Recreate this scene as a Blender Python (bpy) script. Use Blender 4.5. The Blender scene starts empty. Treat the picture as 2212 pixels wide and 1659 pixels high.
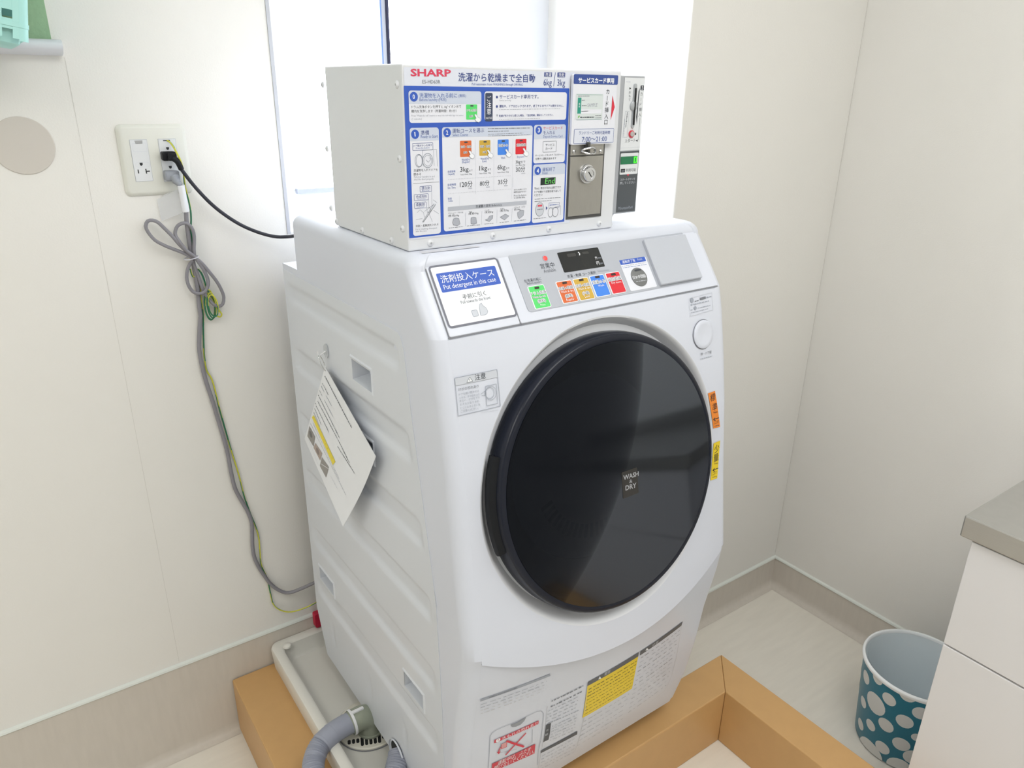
import bpy, bmesh, math, random
from mathutils import Vector, Matrix

random.seed(7)
SC = bpy.context.scene
COL = SC.collection

# ---------------------------------------------------------------- camera
FPX, PITCH, YAW, ROLL = 1612.98, 0.37595616, 0.61978397, 0.01434041
EYE = Vector((0.0, 0.0, 1.5))
_f = Vector((math.sin(YAW) * math.cos(PITCH), math.cos(YAW) * math.cos(PITCH), -math.sin(PITCH)))
_r = Vector((math.cos(YAW), -math.sin(YAW), 0.0))
_u = _r.cross(_f)
_d = -_u
CX = _r * math.cos(ROLL) - _d * math.sin(ROLL)
CY = _r * math.sin(ROLL) + _d * math.cos(ROLL)
cam_data = bpy.data.cameras.new('camera')
cam_data.sensor_width = 36.0
cam_data.lens = FPX / 2212.0 * 36.0
cam_data.clip_start = 0.02
cam = bpy.data.objects.new('camera', cam_data)
COL.objects.link(cam)
up, bk = -CY, -_f
cam.matrix_world = Matrix(((CX.x, up.x, bk.x, EYE.x), (CX.y, up.y, bk.y, EYE.y), (CX.z, up.z, bk.z, EYE.z), (0, 0, 0, 1)))
SC.camera = cam

# ---------------------------------------------------------------- light and exposure
SC.view_settings.view_transform = 'Standard'
SC.view_settings.look = 'None'
SC.view_settings.gamma = 1.0
SC.view_settings.use_curve_mapping = False
SC.view_settings.exposure = 0.04
world = bpy.data.worlds.new('sky')
world.use_nodes = True
world.node_tree.nodes['Background'].inputs[0].default_value = (0.85, 0.93, 1.0, 1)
world.node_tree.nodes['Background'].inputs[1].default_value = 0.25
SC.world = world


def area_light(name, loc, target, sx, sy, energy, color):
    l = bpy.data.lights.new(name, 'AREA')
    l.shape = 'RECTANGLE'
    l.size, l.size_y, l.energy, l.color = sx, sy, energy, color
    o = bpy.data.objects.new(name, l)
    COL.objects.link(o)
    o.location = loc
    o.rotation_euler = (Vector(target) - Vector(loc)).to_track_quat('-Z', 'Y').to_euler()
    return o


area_light('ceiling_lamp_light', (0.80, -0.30, 2.44), (0.80, -0.30, 0), 1.3, 1.2, 14.0, (0.93, 0.965, 1.0))
area_light('side_fill_light', (-0.95, 0.25, 2.44), (-0.95, 0.25, 0), 0.9, 1.2, 8.5, (0.97, 0.985, 1.0))  # added fill, brightens the washer's left side and the walls


# ---------------------------------------------------------------- helpers
def lin(c):
    c = c / 255.0
    return c / 12.92 if c <= 0.04045 else ((c + 0.055) / 1.055) ** 2.4


MATS = {}


def mat(name, rgb, rough=0.5, metal=0.0, noise=0.0, scale=40.0, bump=0.0, bscale=200.0, emit=0.0, coat=0.0, stretch=None, spec=0.5, alpha=1.0):
    """sRGB 0-255 colour, small procedural colour noise and bump."""
    if name in MATS:
        return MATS[name]
    m = bpy.data.materials.new(name)
    m.use_nodes = True
    nt = m.node_tree
    b = nt.nodes['Principled BSDF']
    c = tuple(lin(v) for v in rgb) + (1.0,)
    b.inputs['Base Color'].default_value = c
    b.inputs['Roughness'].default_value = rough
    b.inputs['Metallic'].default_value = metal
    b.inputs['Specular IOR Level'].default_value = spec
    b.inputs['Coat Weight'].default_value = coat
    b.inputs['Alpha'].default_value = alpha
    tc = nt.nodes.new('ShaderNodeTexCoord')
    mp = nt.nodes.new('ShaderNodeMapping')
    if stretch:
        mp.inputs['Scale'].default_value = stretch
    nt.links.new(tc.outputs['Object'], mp.inputs['Vector'])
    if noise > 0:
        n = nt.nodes.new('ShaderNodeTexNoise')
        n.inputs['Scale'].default_value = scale
        n.inputs['Detail'].default_value = 4
        nt.links.new(mp.outputs['Vector'], n.inputs['Vector'])
        mx = nt.nodes.new('ShaderNodeMix')
        mx.data_type = 'RGBA'
        mx.inputs[6].default_value = tuple(v * (1 - noise) for v in c[:3]) + (1,)
        mx.inputs[7].default_value = tuple(min(1, v * (1 + noise)) for v in c[:3]) + (1,)
        nt.links.new(n.outputs['Fac'], mx.inputs[0])
        nt.links.new(mx.outputs[2], b.inputs['Base Color'])
    if bump > 0:
        n2 = nt.nodes.new('ShaderNodeTexNoise')
        n2.inputs['Scale'].default_value = bscale
        n2.inputs['Detail'].default_value = 3
        nt.links.new(mp.outputs['Vector'], n2.inputs['Vector'])
        bp = nt.nodes.new('ShaderNodeBump')
        bp.inputs['Strength'].default_value = bump
        bp.inputs['Distance'].default_value = 0.002
        nt.links.new(n2.outputs['Fac'], bp.inputs['Height'])
        nt.links.new(bp.outputs['Normal'], b.inputs['Normal'])
    if emit > 0:
        b.inputs['Emission Color'].default_value = c
        b.inputs['Emission Strength'].default_value = emit
    MATS[name] = m
    return m


# surfaces of the place
M_WALL = mat('wallpaper', (233, 231, 226), 0.85, noise=0.015, scale=6, bump=0.12, bscale=320)
M_CEIL = mat('ceiling_board', (244, 244, 242), 0.9, noise=0.01, scale=10)
M_FLOOR = mat('floor_vinyl', (232, 227, 216), 0.42, noise=0.07, scale=9, stretch=(1, 6, 1), bump=0.03)
M_BASE = mat('baseboard_vinyl', (206, 199, 189), 0.5, noise=0.06, scale=14, stretch=(6, 6, 1))
M_CAP = mat('baseboard_cap', (222, 226, 220), 0.5)
M_WHITE = mat('washer_white', (216, 220, 231), 0.32, noise=0.006, scale=3)
M_WHITE2 = mat('steel_white', (217, 221, 228), 0.33, noise=0.006, scale=3)
M_GAP = mat('seam_grey', (120, 122, 128), 0.6)
M_DARK = mat('dark_gap', (22, 23, 25), 0.6)
M_TAN = mat('tan_vinyl', (202, 160, 106), 0.45, noise=0.05, scale=30, bump=0.04)
M_PAN = mat('pan_white', (226, 224, 216), 0.4, noise=0.02, scale=8)
M_STEEL = mat('stainless', (186, 185, 181), 0.36, metal=0.85, noise=0.05, scale=60, stretch=(1, 1, 14))
M_CHROME = mat('chrome', (205, 206, 208), 0.16, metal=1.0)
M_WPL = mat('white_plastic', (233, 234, 236), 0.4)
M_BLACKPL = mat('black_plastic', (20, 22, 26), 0.45, spec=0.25)
M_GLOSSBLK = mat('gloss_black', (20, 22, 27), 0.12, coat=0.4)


class MB:
    """collects geometry for ONE mesh object"""

    def __init__(self):
        self.v, self.f, self.mi, self.mats = [], [], [], []

    def mid(self, m):
        if m not in self.mats:
            self.mats.append(m)
        return self.mats.index(m)

    def add(self, verts, faces, m):
        k = len(self.v)
        self.v += [tuple(p) for p in verts]
        i = self.mid(m)
        for fc in faces:
            self.f.append(tuple(k + a for a in fc))
            self.mi.append(i)
        return self

    def box(self, x0, x1, y0, y1, z0, z1, m):
        vs = [(x, y, z) for z in (z0, z1) for y in (y0, y1) for x in (x0, x1)]
        return self.add(vs, [(0, 2, 3, 1), (4, 5, 7, 6), (0, 1, 5, 4), (2, 6, 7, 3), (0, 4, 6, 2), (1, 3, 7, 5)], m)

    def quad(self, a, b, c, d, m):
        return self.add([a, b, c, d], [(0, 1, 2, 3)], m)

    def loft(self, rings, m, closed=True, cap0=False, cap1=False):
        n = len(rings[0])
        vs = [p for r in rings for p in r]
        fs = []
        for i in range(len(rings) - 1):
            for j in range(n if closed else n - 1):
                a, b = i * n + j, i * n + (j + 1) % n
                fs.append((a, b, b + n, a + n))
        if cap0:
            fs.append(tuple(range(n))[::-1])
        if cap1:
            fs.append(tuple((len(rings) - 1) * n + j for j in range(n)))
        return self.add(vs, fs, m)

    def lathe(self, prof, origin, axis, m, n=48, ref=None, cap0=False, cap1=False):
        ax = Vector(axis).normalized()
        rf = Vector(ref) if ref else (Vector((0, 0, 1)) if abs(ax.z) < 0.9 else Vector((1, 0, 0)))
        e1 = (rf - ax * rf.dot(ax)).normalized()
        e2 = ax.cross(e1)
        o = Vector(origin)
        rings = [[o + ax * h + (e1 * math.cos(t) + e2 * math.sin(t)) * r for t in [2 * math.pi * k / n for k in range(n)]] for r, h in prof]
        return self.loft(rings, m, True, cap0, cap1)

    def tube(self, pts, r, m, n=8, closed=False, m2=None):
        P = [Vector(p) for p in pts]
        N = len(P)
        rr = r if callable(r) else (lambda i: r)
        T = []
        for i in range(N):
            if closed:
                t = P[(i + 1) % N] - P[i - 1]
            else:
                t = P[min(i + 1, N - 1)] - P[max(i - 1, 0)]
            T.append(t.normalized() if t.length > 0 else Vector((0, 0, 1)))
        ref = Vector((0, 0, 1)) if abs(T[0].z) < 0.9 else Vector((0, 1, 0))
        e1 = (ref - T[0] * ref.dot(T[0])).normalized()
        rings = []
        for i in range(N):
            e1 = (e1 - T[i] * e1.dot(T[i])).normalized()
            e2 = T[i].cross(e1)
            rad = rr(i)
            rings.append([P[i] + (e1 * math.cos(2 * math.pi * k / n) + e2 * math.sin(2 * math.pi * k / n)) * rad for k in range(n)])
        if closed:
            rings.append(rings[0])
        if m2 is None:
            return self.loft(rings, m, True, not closed, not closed)
        k0 = len(self.v)
        self.v += [tuple(p) for rg in rings for p in rg]
        ia, ib = self.mid(m), self.mid(m2)
        for i in range(len(rings) - 1):
            for j in range(n):
                a, b = k0 + i * n + j, k0 + i * n + (j + 1) % n
                self.f.append((a, b, b + n, a + n))
                self.mi.append(ib if ((j + i // 5) % n) < n // 2 else ia)
        return self

    def build(self, name, parent=None, smooth=35.0, bevel=0.0, recalc=True, segs=2):
        me = bpy.data.meshes.new(name)
        me.from_pydata(self.v, [], self.f)
        for m in self.mats:
            me.materials.append(m)
        me.polygons.foreach_set('material_index', self.mi)
        if recalc:
            b = bmesh.new()
            b.from_mesh(me)
            bmesh.ops.recalc_face_normals(b, faces=b.faces)
            b.to_mesh(me)
            b.free()
        if smooth:
            me.polygons.foreach_set('use_smooth', [True] * len(me.polygons))
            me.update()
            me.set_sharp_from_angle(angle=math.radians(smooth))
        me.update()
        o = bpy.data.objects.new(name, me)
        COL.objects.link(o)
        if parent is not None:
            o.parent = parent
            o.matrix_parent_inverse = Matrix.Translation(-parent.location) if parent.type == 'EMPTY' else Matrix()
        if bevel:
            md = o.modifiers.new('edge', 'BEVEL')
            md.width, md.segments, md.limit_method, md.angle_limit = bevel, segs, 'ANGLE', math.radians(40)
        return o


def tag(o, label, cat, group=None, kind=None):
    o['label'], o['category'] = label, cat
    if group:
        o['group'] = group
    if kind:
        o['kind'] = kind
    return o


def thing(name, label, cat, loc=(0, 0, 0), group=None):
    o = bpy.data.objects.new(name, None)
    o.empty_display_size = 0.05
    COL.objects.link(o)
    o.location = loc
    return tag(o, label, cat, group)


def struct(o):
    o['kind'] = 'structure'
    return o


def spline(pts, step=0.006, closed=False):
    P = [Vector(p) for p in pts]
    N = len(P)
    out = []
    for i in range(N if closed else N - 1):
        g = (lambda k: P[k % N]) if closed else (lambda k: P[max(0, min(N - 1, k))])
        p0, p1, p2, p3 = g(i - 1), g(i), g(i + 1), g(i + 2)
        n = max(2, int((p2 - p1).length / step))
        for k in range(n):
            t = k / n
            out.append(0.5 * ((2 * p1) + (p2 - p0) * t + (2 * p0 - 5 * p1 + 4 * p2 - p3) * t * t + (3 * p1 - p0 - 3 * p2 + p3) * t ** 3))
    if not closed:
        out.append(P[-1])
    return out


def ray(px, py):
    return CX * ((px - 1106.0) / FPX) + CY * ((py - 829.5) / FPX) + _f


def at(px, py, axis, val):
    """the point of the plane axis = val that the camera sees at a photo pixel"""
    d = ray(px, py)
    return EYE + d * ((val - EYE[axis]) / d[axis])


def interp(tab, x):
    if x <= tab[0][0]:
        return tab[0][1]
    for (a, b), (c, d) in zip(tab, tab[1:]):
        if x <= c:
            return b + (d - b) * (x - a) / (c - a)
    return tab[-1][1]


# ---------------------------------------------------------------- printed surfaces
class Surf:
    """a surface with (u, v) coordinates that print is laid on"""
    curved = False

    def __init__(self, origin, ux, uv, n):
        self.o, self.ux, self.uv, self.n = Vector(origin), Vector(ux).normalized(), Vector(uv).normalized(), Vector(n).normalized()

    def uvof(self, px, py):
        d = ray(px, py)
        t = (self.o - EYE).dot(self.n) / d.dot(self.n)
        q = EYE + d * t - self.o
        return q.dot(self.ux), q.dot(self.uv)

    def pos(self, u, v, off):
        return self.o + self.ux * u + self.uv * v + self.n * off


class FrontSurf(Surf):
    curved = True

    def __init__(self, fn):
        self.fn = fn

    def uvof(self, px, py):
        d = ray(px, py)
        t = 0.8 / d.y
        for _ in range(40):
            p = EYE + d * t
            t += 0.7 * (self.fn(p.x, p.z) - p.y) / d.y
        p = EYE + d * t
        return p.x, p.z

    def pos(self, u, v, off):
        e = 0.004
        gx = (self.fn(u + e, v) - self.fn(u - e, v)) / (2 * e)
        gz = (self.fn(u, v + e) - self.fn(u, v - e)) / (2 * e)
        n = Vector((gx, -1, gz)).normalized()
        return Vector((u, self.fn(u, v), v)) + n * off


TXT = {}


def glyphs(s, res, bold):
    k = (s, res, bold)
    if k not in TXT:
        cu = bpy.data.curves.new('t', 'FONT')
        cu.body, cu.size, cu.resolution_u, cu.offset = s, 1.0, res, bold
        o = bpy.data.objects.new('t', cu)
        me = o.to_mesh()
        vs = [(p.co.x, p.co.y) for p in me.vertices]
        fs = [tuple(p.vertices) for p in me.polygons]
        o.to_mesh_clear()
        bpy.data.objects.remove(o)
        bpy.data.curves.remove(cu)
        TXT[k] = (vs, fs)
    return TXT[k]


LAY = 0.00016


class Print(MB):
    """print laid on a Surf; coordinates are photo pixels read in a zoomed crop (ox, oy, scale)"""

    def __init__(self, surf, base=0.0003):
        super().__init__()
        self.s, self.base = surf, base
        self.crop(0, 0, 1)

    def crop(self, ox, oy, k):
        self.ox, self.oy, self.k = ox, oy, k
        return self

    def uv(self, x, y):
        return self.s.uvof(self.ox + x / self.k, self.oy + y / self.k)

    def put(self, uvs, faces, m, lay):
        off = self.base + lay * LAY
        return self.add([self.s.pos(u, v, off) for u, v in uvs], faces, m)

    def poly_uv(self, uvs, m, lay):
        return self.put(uvs, [tuple(range(len(uvs)))], m, lay)

    def grid_uv(self, a, b, c, d, m, lay, n=10):
        pts, fs = [], []
        for j in range(n + 1):
            for i in range(n + 1):
                s, t = i / n, j / n
                pts.append(tuple((a[q] * (1 - s) + b[q] * s) * (1 - t) + (d[q] * (1 - s) + c[q] * s) * t for q in (0, 1)))
        for j in range(n):
            for i in range(n):
                k = j * (n + 1) + i
                fs.append((k, k + 1, k + n + 2, k + n + 1))
        return self.put(pts, fs, m, lay)

    def quad(self, p, m, lay=1):
        q = [self.uv(*a) for a in p]
        if self.s.curved:
            return self.grid_uv(*q, m, lay)
        return self.poly_uv(q, m, lay)

    def poly(self, p, m, lay=1):
        return self.poly_uv([self.uv(*a) for a in p], m, lay)

    @staticmethod
    def rr(u0, u1, v0, v1, r, n=5):
        r = min(r, abs(u1 - u0) / 2, abs(v1 - v0) / 2)
        out = []
        for cx, cy, a0 in ((u1 - r, v1 - r, 0), (u0 + r, v1 - r, 90), (u0 + r, v0 + r, 180), (u1 - r, v0 + r, 270)):
            for k in range(n + 1):
                a = math.radians(a0 + 90 * k / n)
                out.append((cx + r * math.cos(a), cy + r * math.sin(a)))
        return out

    def ext(self, tl, br):
        a, b = self.uv(*tl), self.uv(*br)
        return min(a[0], b[0]), max(a[0], b[0]), min(a[1], b[1]), max(a[1], b[1])

    def rect(self, tl, br, m, lay=1, r=0.0):
        u0, u1, v0, v1 = self.ext(tl, br)
        if self.s.curved:
            return self.grid_uv((u0, v1), (u1, v1), (u1, v0), (u0, v0), m, lay)
        if r:
            return self.poly_uv(self.rr(u0, u1, v0, v1, r), m, lay)
        return self.poly_uv([(u0, v0), (u1, v0), (u1, v1), (u0, v1)], m, lay)

    def ring_uv(self, A, B, m, lay):
        n = len(A)
        return self.put(A + B, [(i, (i + 1) % n, n + (i + 1) % n, n + i) for i in range(n)], m, lay)

    def frame(self, tl, br, w, m, lay=1, r=0.0015):
        u0, u1, v0, v1 = self.ext(tl, br)
        n = 5
        return self.ring_uv(self.rr(u0, u1, v0, v1, r, n), self.rr(u0 + w, u1 - w, v0 + w, v1 - w, max(r - w, 1e-5), n), m, lay)

    def disc(self, c, r, m, lay=1, n=28, asp=1.0):
        u, v = self.uv(*c)
        return self.poly_uv([(u + r * math.cos(2 * math.pi * k / n), v + asp * r * math.sin(2 * math.pi * k / n)) for k in range(n)], m, lay)

    def ring(self, c, r, w, m, lay=1, n=32, asp=1.0):
        u, v = self.uv(*c)
        f = lambda q: [(u + q * math.cos(2 * math.pi * k / n), v + asp * q * math.sin(2 * math.pi * k / n)) for k in range(n)]
        return self.ring_uv(f(r), f(r - w), m, lay)

    def line(self, a, b, w, m, lay=1):
        A, B = Vector(self.uv(*a)), Vector(self.uv(*b))
        d = (B - A).normalized()
        p = Vector((-d.y, d.x)) * w / 2
        q = [A + p, B + p, B - p, A - p]
        if self.s.curved:
            return self.grid_uv(tuple(q[0]), tuple(q[1]), tuple(q[2]), tuple(q[3]), m, lay, 8)
        return self.poly_uv([tuple(x) for x in q], m, lay)

    def pline(self, pts, w, m, lay=1, closed=False):
        for a, b in zip(pts, pts[1:] + (pts[:1] if closed else [])):
            self.line(a, b, w, m, lay)

    def dots(self, a, b, m, lay=1, n=40, w=0.0004):
        for k in range(n):
            p = [a[q] + (b[q] - a[q]) * (k + 0.2) / n for q in (0, 1)]
            e = [a[q] + (b[q] - a[q]) * (k + 0.65) / n for q in (0, 1)]
            self.line(p, e, w, m, lay)

    def scrib(self, a, b, w, m, lay=1, word=0.006, gap=0.3):
        """a line of print too small to read"""
        A, B = Vector(self.uv(*a)), Vector(self.uv(*b))
        L = (B - A).length
        d = (B - A).normalized()
        p = Vector((-d.y, d.x))
        s = 0.0
        while s < L - 1e-4:
            e = min(L, s + word * random.uniform(0.4, 1.3))
            ww = w * random.uniform(0.6, 1.0)
            q = [A + d * s + p * ww / 2, A + d * e + p * ww / 2, A + d * e - p * ww / 2, A + d * s - p * ww / 2]
            self.poly_uv([tuple(x) for x in q], m, lay)
            s = e + word * gap * random.uniform(0.4, 1.4)

    def text(self, s, a, b, m, lay=2, h=None, bold=0.0, res=2, halo=None, slant=0.0):
        """baseline from a to b (crop pixels); h = glyph height in crop pixels, else the natural aspect"""
        vs, fs = glyphs(s, res, bold)
        if not vs:
            return self
        x0, x1 = min(v[0] for v in vs), max(v[0] for v in vs)
        y1 = max(v[1] for v in vs)
        A, B = Vector(self.uv(*a)), Vector(self.uv(*b))
        d = B - A
        k = d.length / max(x1 - x0, 1e-6)
        ky = k
        if h:
            H = Vector(self.uv(a[0], a[1] - h))
            ky = (H - A).length / y1
        e1 = d.normalized()
        e2 = Vector((-e1.y, e1.x))
        if halo is not None:
            for q in range(8):
                sh = Vector((math.cos(q * math.pi / 4), math.sin(q * math.pi / 4))) * (0.09 * k)
                self.put([tuple(A + sh + e1 * ((v[0] - x0) * k) + e2 * (v[1] * ky)) for v in vs], fs, halo, lay - 0.9 + 0.05 * q)
        return self.put([tuple(A + e1 * ((v[0] - x0) * k + slant * v[1] * ky) + e2 * (v[1] * ky)) for v in vs], fs, m, lay)

    def vtext(self, chars, pts, size, m, lay=2, bold=0.0):
        """characters one by one, centred on the given pixels; size in crop pixels (width)"""
        for c, p in zip(chars, pts):
            vs, fs = glyphs(c, 2, bold)
            mx = (min(v[0] for v in vs) + max(v[0] for v in vs)) / 2
            my = (min(v[1] for v in vs) + max(v[1] for v in vs)) / 2
            u, v0 = self.uv(*p)
            k = abs(self.uv(p[0] + size, p[1])[0] - u)
            if c in 'ー':
                self.put([(u - (v[1] - my) * k, v0 + (v[0] - mx) * k) for v in vs], fs, m, lay)
            else:
                self.put([(u + (v[0] - mx) * k, v0 + (v[1] - my) * k) for v in vs], fs, m, lay)

    def done(self, name, parent, label=None):
        o = self.build(name, parent, smooth=0, recalc=False)
        if label:
            o['label'] = label
        return o


# inks
def ink(name, rgb, rough=0.45, emit=0.0):
    return mat('ink_' + name, rgb, rough, emit=emit)


I_BLUE = ink('blue', (52, 92, 190))
I_DBLUE = ink('dark_blue', (58, 74, 140))
I_NAVY = ink('navy', (52, 78, 150))
I_TXTB = ink('text_blue', (96, 118, 180))
I_LBLUE = ink('pale_blue', (204, 212, 228))
I_WHITE = ink('white', (230, 232, 240))
I_BRIGHT = ink('bright_white', (244, 246, 250))
I_RED = ink('red', (214, 44, 66))
I_TRED = ink('text_red', (226, 84, 96))
I_GREY = ink('grey', (160, 166, 178))
I_MGREY = ink('mid_grey', (118, 122, 130))
I_LGREY = ink('light_grey', (204, 208, 216))
I_BLACK = ink('black', (34, 36, 40))
I_DGREY = ink('dark_grey', (66, 70, 78))
I_GREEN = ink('green', (88, 218, 112))
I_ORANGE = ink('orange', (218, 106, 52))
I_YEL = ink('ochre', (206, 168, 62))
I_SKY = ink('sky_blue', (66, 134, 232))
I_CRED = ink('card_red', (220, 40, 52))
I_TEAL = ink('teal', (40, 150, 130))
I_SYEL = ink('sticker_yellow', (236, 206, 38))
I_SORG = ink('sticker_orange', (240, 140, 48))

# ================================================================ the room
YB, YW, YP, XR, XP, XL, YR, HC = 1.556, 1.65, 1.1715, 1.894, 1.2735, -1.5, -1.7, 2.5
WX0, WX1, WZ0, WZ1 = 0.531, 1.2735, 1.215, 2.25

m = MB()
m.box(XL - 0.1, XR + 0.1, YR - 0.1, YB + 0.2, -0.06, 0.0, M_FLOOR)
struct(m.build('floor', smooth=0))
m = MB()
m.box(XL - 0.1, XR + 0.1, YR - 0.1, YB + 0.2, HC, HC + 0.06, M_CEIL)
struct(m.build('ceiling', smooth=0))
m = MB()      # back wall with the window opening
m.box(XL - 0.1, WX0, YB, YB + 0.16, 0, HC, M_WALL)
m.box(WX0, WX1 + 0.1, YB, YB + 0.16, 0, WZ0, M_WALL)
m.box(WX0, WX1 + 0.1, YB, YB + 0.16, WZ1, HC, M_WALL)
struct(m.build('wall_back', smooth=0))
m = MB()      # the boxed-out pier right of the window
m.box(XP, XR, YP, YB + 0.16, 0, HC, M_WALL)
struct(m.build('wall_pier', smooth=0, bevel=0.003))
m = MB()
m.box(XR, XR + 0.1, YR - 0.1, YB + 0.16, 0, HC, M_WALL)
struct(m.build('wall_right', smooth=0))
m = MB()
m.box(XL - 0.1, XL, YR - 0.1, YB, 0, HC, M_WALL)
struct(m.build('wall_left', smooth=0))
m = MB()      # wall behind the camera with an open doorway
m.box(XL, -0.9, YR - 0.1, YR, 0, HC, M_WALL)
m.box(0.1, XR, YR - 0.1, YR, 0, HC, M_WALL)
m.box(-0.9, 0.1, YR - 0.1, YR, 2.3, HC, M_WALL)
struct(m.build('wall_rear', smooth=0))


def skirting(name, a, b, n, h, t=0.006):
    """vinyl flooring turned up the wall, a thin pale cap on its top edge"""
    a, b, n = Vector(a), Vector(b), Vector(n)
    m = MB()
    prof = [(0.028, 0.0005), (0.016, 0.003), (0.009, 0.010), (t, 0.024), (t, h - 0.006), (0.0, h - 0.006)]
    m.loft([[p + n * d + Vector((0, 0, z)) for d, z in prof] for p in (a, b)], M_BASE, closed=False)
    cap = [(t + 0.001, h - 0.007), (t + 0.0025, h - 0.005), (t + 0.0012, h - 0.001), (0.0, h + 0.001)]
    m.loft([[p + n * d + Vector((0, 0, z)) for d, z in cap] for p in (a, b)], M_CAP, closed=False)
    return struct(m.build(name, smooth=50))


skirting('baseboard_back', (XL, YB, 0), (0.60, YB, 0), (0, -1, 0), 0.252)
skirting('baseboard_pier', (XP, YP, 0), (XR, YP, 0), (0, -1, 0), 0.106)
skirting('baseboard_right', (XR, YP, 0), (XR, YR, 0), (-1, 0, 0), 0.106)

# wallpaper butt joint running down the back wall, edge bead of the window reveal
m = MB()
m.box(0.1746, 0.1751, YB - 0.0004, YB, 0.258, 1.54, mat('paper_joint', (208, 206, 199), 0.8))
struct(m.build('trim_1', smooth=0))
m = MB()
m.box(WX0 - 0.006, WX0 + 0.001, YB - 0.0025, YB + 0.01, WZ0 - 0.004, WZ1, mat('reveal_bead', (188, 190, 196), 0.6))
struct(m.build('trim_2', smooth=0))

# frosted sliding window in the reveal
glass = bpy.data.materials.new('frosted_daylight_glass')
glass.use_nodes = True
nt = glass.node_tree
bs = nt.nodes['Principled BSDF']
bs.inputs['Base Color'].default_value = (0.9, 0.93, 0.95, 1)
bs.inputs['Roughness'].default_value = 0.3
nz = nt.nodes.new('ShaderNodeTexNoise')
nz.inputs['Scale'].default_value = 3.0
mr = nt.nodes.new('ShaderNodeMapRange')
mr.inputs['To Min'].default_value = 10.0
mr.inputs['To Max'].default_value = 12.0
nt.links.new(nz.outputs['Fac'], mr.inputs['Value'])
bs.inputs['Emission Color'].default_value = (0.93, 0.97, 1.0, 1)
nt.links.new(mr.outputs['Result'], bs.inputs['Emission Strength'])
M_FRAME = mat('window_frame', (225, 228, 234), 0.4)
win = bpy.data.objects.new('window_1', None)
COL.objects.link(win)
win.location = (0.83, YW, WZ0)
win['kind'] = 'structure'
m = MB()
for b in ((WX0, 0.592, WZ0, WZ1), (1.062, WX1, WZ0, WZ1), (0.592, 1.062, WZ0, 1.286), (0.592, 1.062, 2.2, WZ1)):
    m.box(b[0], b[1], YW, YW + 0.05, b[2], b[3], M_FRAME)
m.box(0.585, 1.065, YW - 0.012, YW, 1.280, 1.290, mat('frame_lip', (176, 182, 198), 0.45))
m.build('window_frame', win, smooth=0)
m = MB()
m.box(0.592, 0.8145, YW + 0.022, YW + 0.028, 1.286, 2.2, glass)
m.build('pane', win, smooth=0)
m = MB()
m.box(0.8205, 1.062, YW + 0.022, YW + 0.028, 1.286, 2.2, glass)
m.build('pane', win, smooth=0)
m = MB()
m.box(0.8068, 0.8108, YW - 0.004, YW + 0.035, 1.29, 2.2, mat('stile_edge', (120, 150, 205), 0.4))
m.box(0.8108, 0.8245, YW + 0.006, YW + 0.035, 1.29, 2.2, M_FRAME)
m.box(0.8245, 0.8282, YW - 0.004, YW + 0.035, 1.29, 2.2, mat('stile_gasket', (52, 54, 82), 0.5))
m.build('meeting_stile', win, smooth=0)

# ceiling lamp (the light source above the washer, out of view), and an added fill lamp on the left
for (lx, ly), (lw, ll), lab in (((0.80, -0.30), (1.34, 1.24), 'large square white ceiling lamp above the viewer, outside the picture'), ((-0.95, 0.25), (0.94, 1.24), 'smaller white fill lamp added to the ceiling on the left, outside the picture')):
    lampo = thing('ceiling_lamp', lab, 'lamp', (lx, ly, HC), 'ceiling lamps')
    m = MB()
    m.box(lx - lw / 2 - 0.03, lx + lw / 2 + 0.03, ly - ll / 2 - 0.03, ly + ll / 2 + 0.03, HC - 0.035, HC - 0.0005, M_WPL)
    m.build('lamp_housing', lampo, bevel=0.004)
    m = MB()
    m.box(lx - lw / 2, lx + lw / 2, ly - ll / 2, ly + ll / 2, HC - 0.042, HC - 0.036, mat('lamp_diffuser', (255, 250, 240), 0.5, emit=1.5))
    m.build('diffuser', lampo, smooth=0)

# ---------------------------------------------------------------- tan curb
cb = thing('floor_curb', 'low tan vinyl-covered plinth and curb under the washer pan', 'curb', (0.7, 1.1, 0))
ZC = 0.155
m = MB()
L6 = [(0.280, 0.839), (1.2443, 0.839), (1.3372, 0.931), (1.130, 0.931), (1.130, 1.5465), (0.280, 1.5465)]
m.loft([[Vector((x, y, z)) for x, y in L6] for z in (0.0, ZC)], M_TAN, True, True, True)
m.build('plinth', cb, smooth=0, bevel=0.003)
m = MB()
m.add([(1.2445, 0.839, 0), (1.2445, -0.6, 0), (1.3375, -0.6, 0), (1.3375, 0.931, 0), (1.2445, 0.839, ZC), (1.2445, -0.6, ZC), (1.3375, -0.6, ZC), (1.3375, 0.931, ZC)],
      [(0, 3, 2, 1), (4, 5, 6, 7), (0, 1, 5, 4), (1, 2, 6, 5), (2, 3, 7, 6), (3, 0, 4, 7)], M_TAN)
m.build('curb_length', cb, smooth=0, bevel=0.002)

# ---------------------------------------------------------------- drain pan
pan = thing('drain_pan', 'white plastic washing machine tray with raised rim on tan plinth', 'tray', (0.72, 1.2, ZC))


def rrect(x0, x1, y0, y1, r, z, n=6):
    return [Vector((u, v, z)) for u, v in Print.rr(x0, x1, y0, y1, r, n)]


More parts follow.
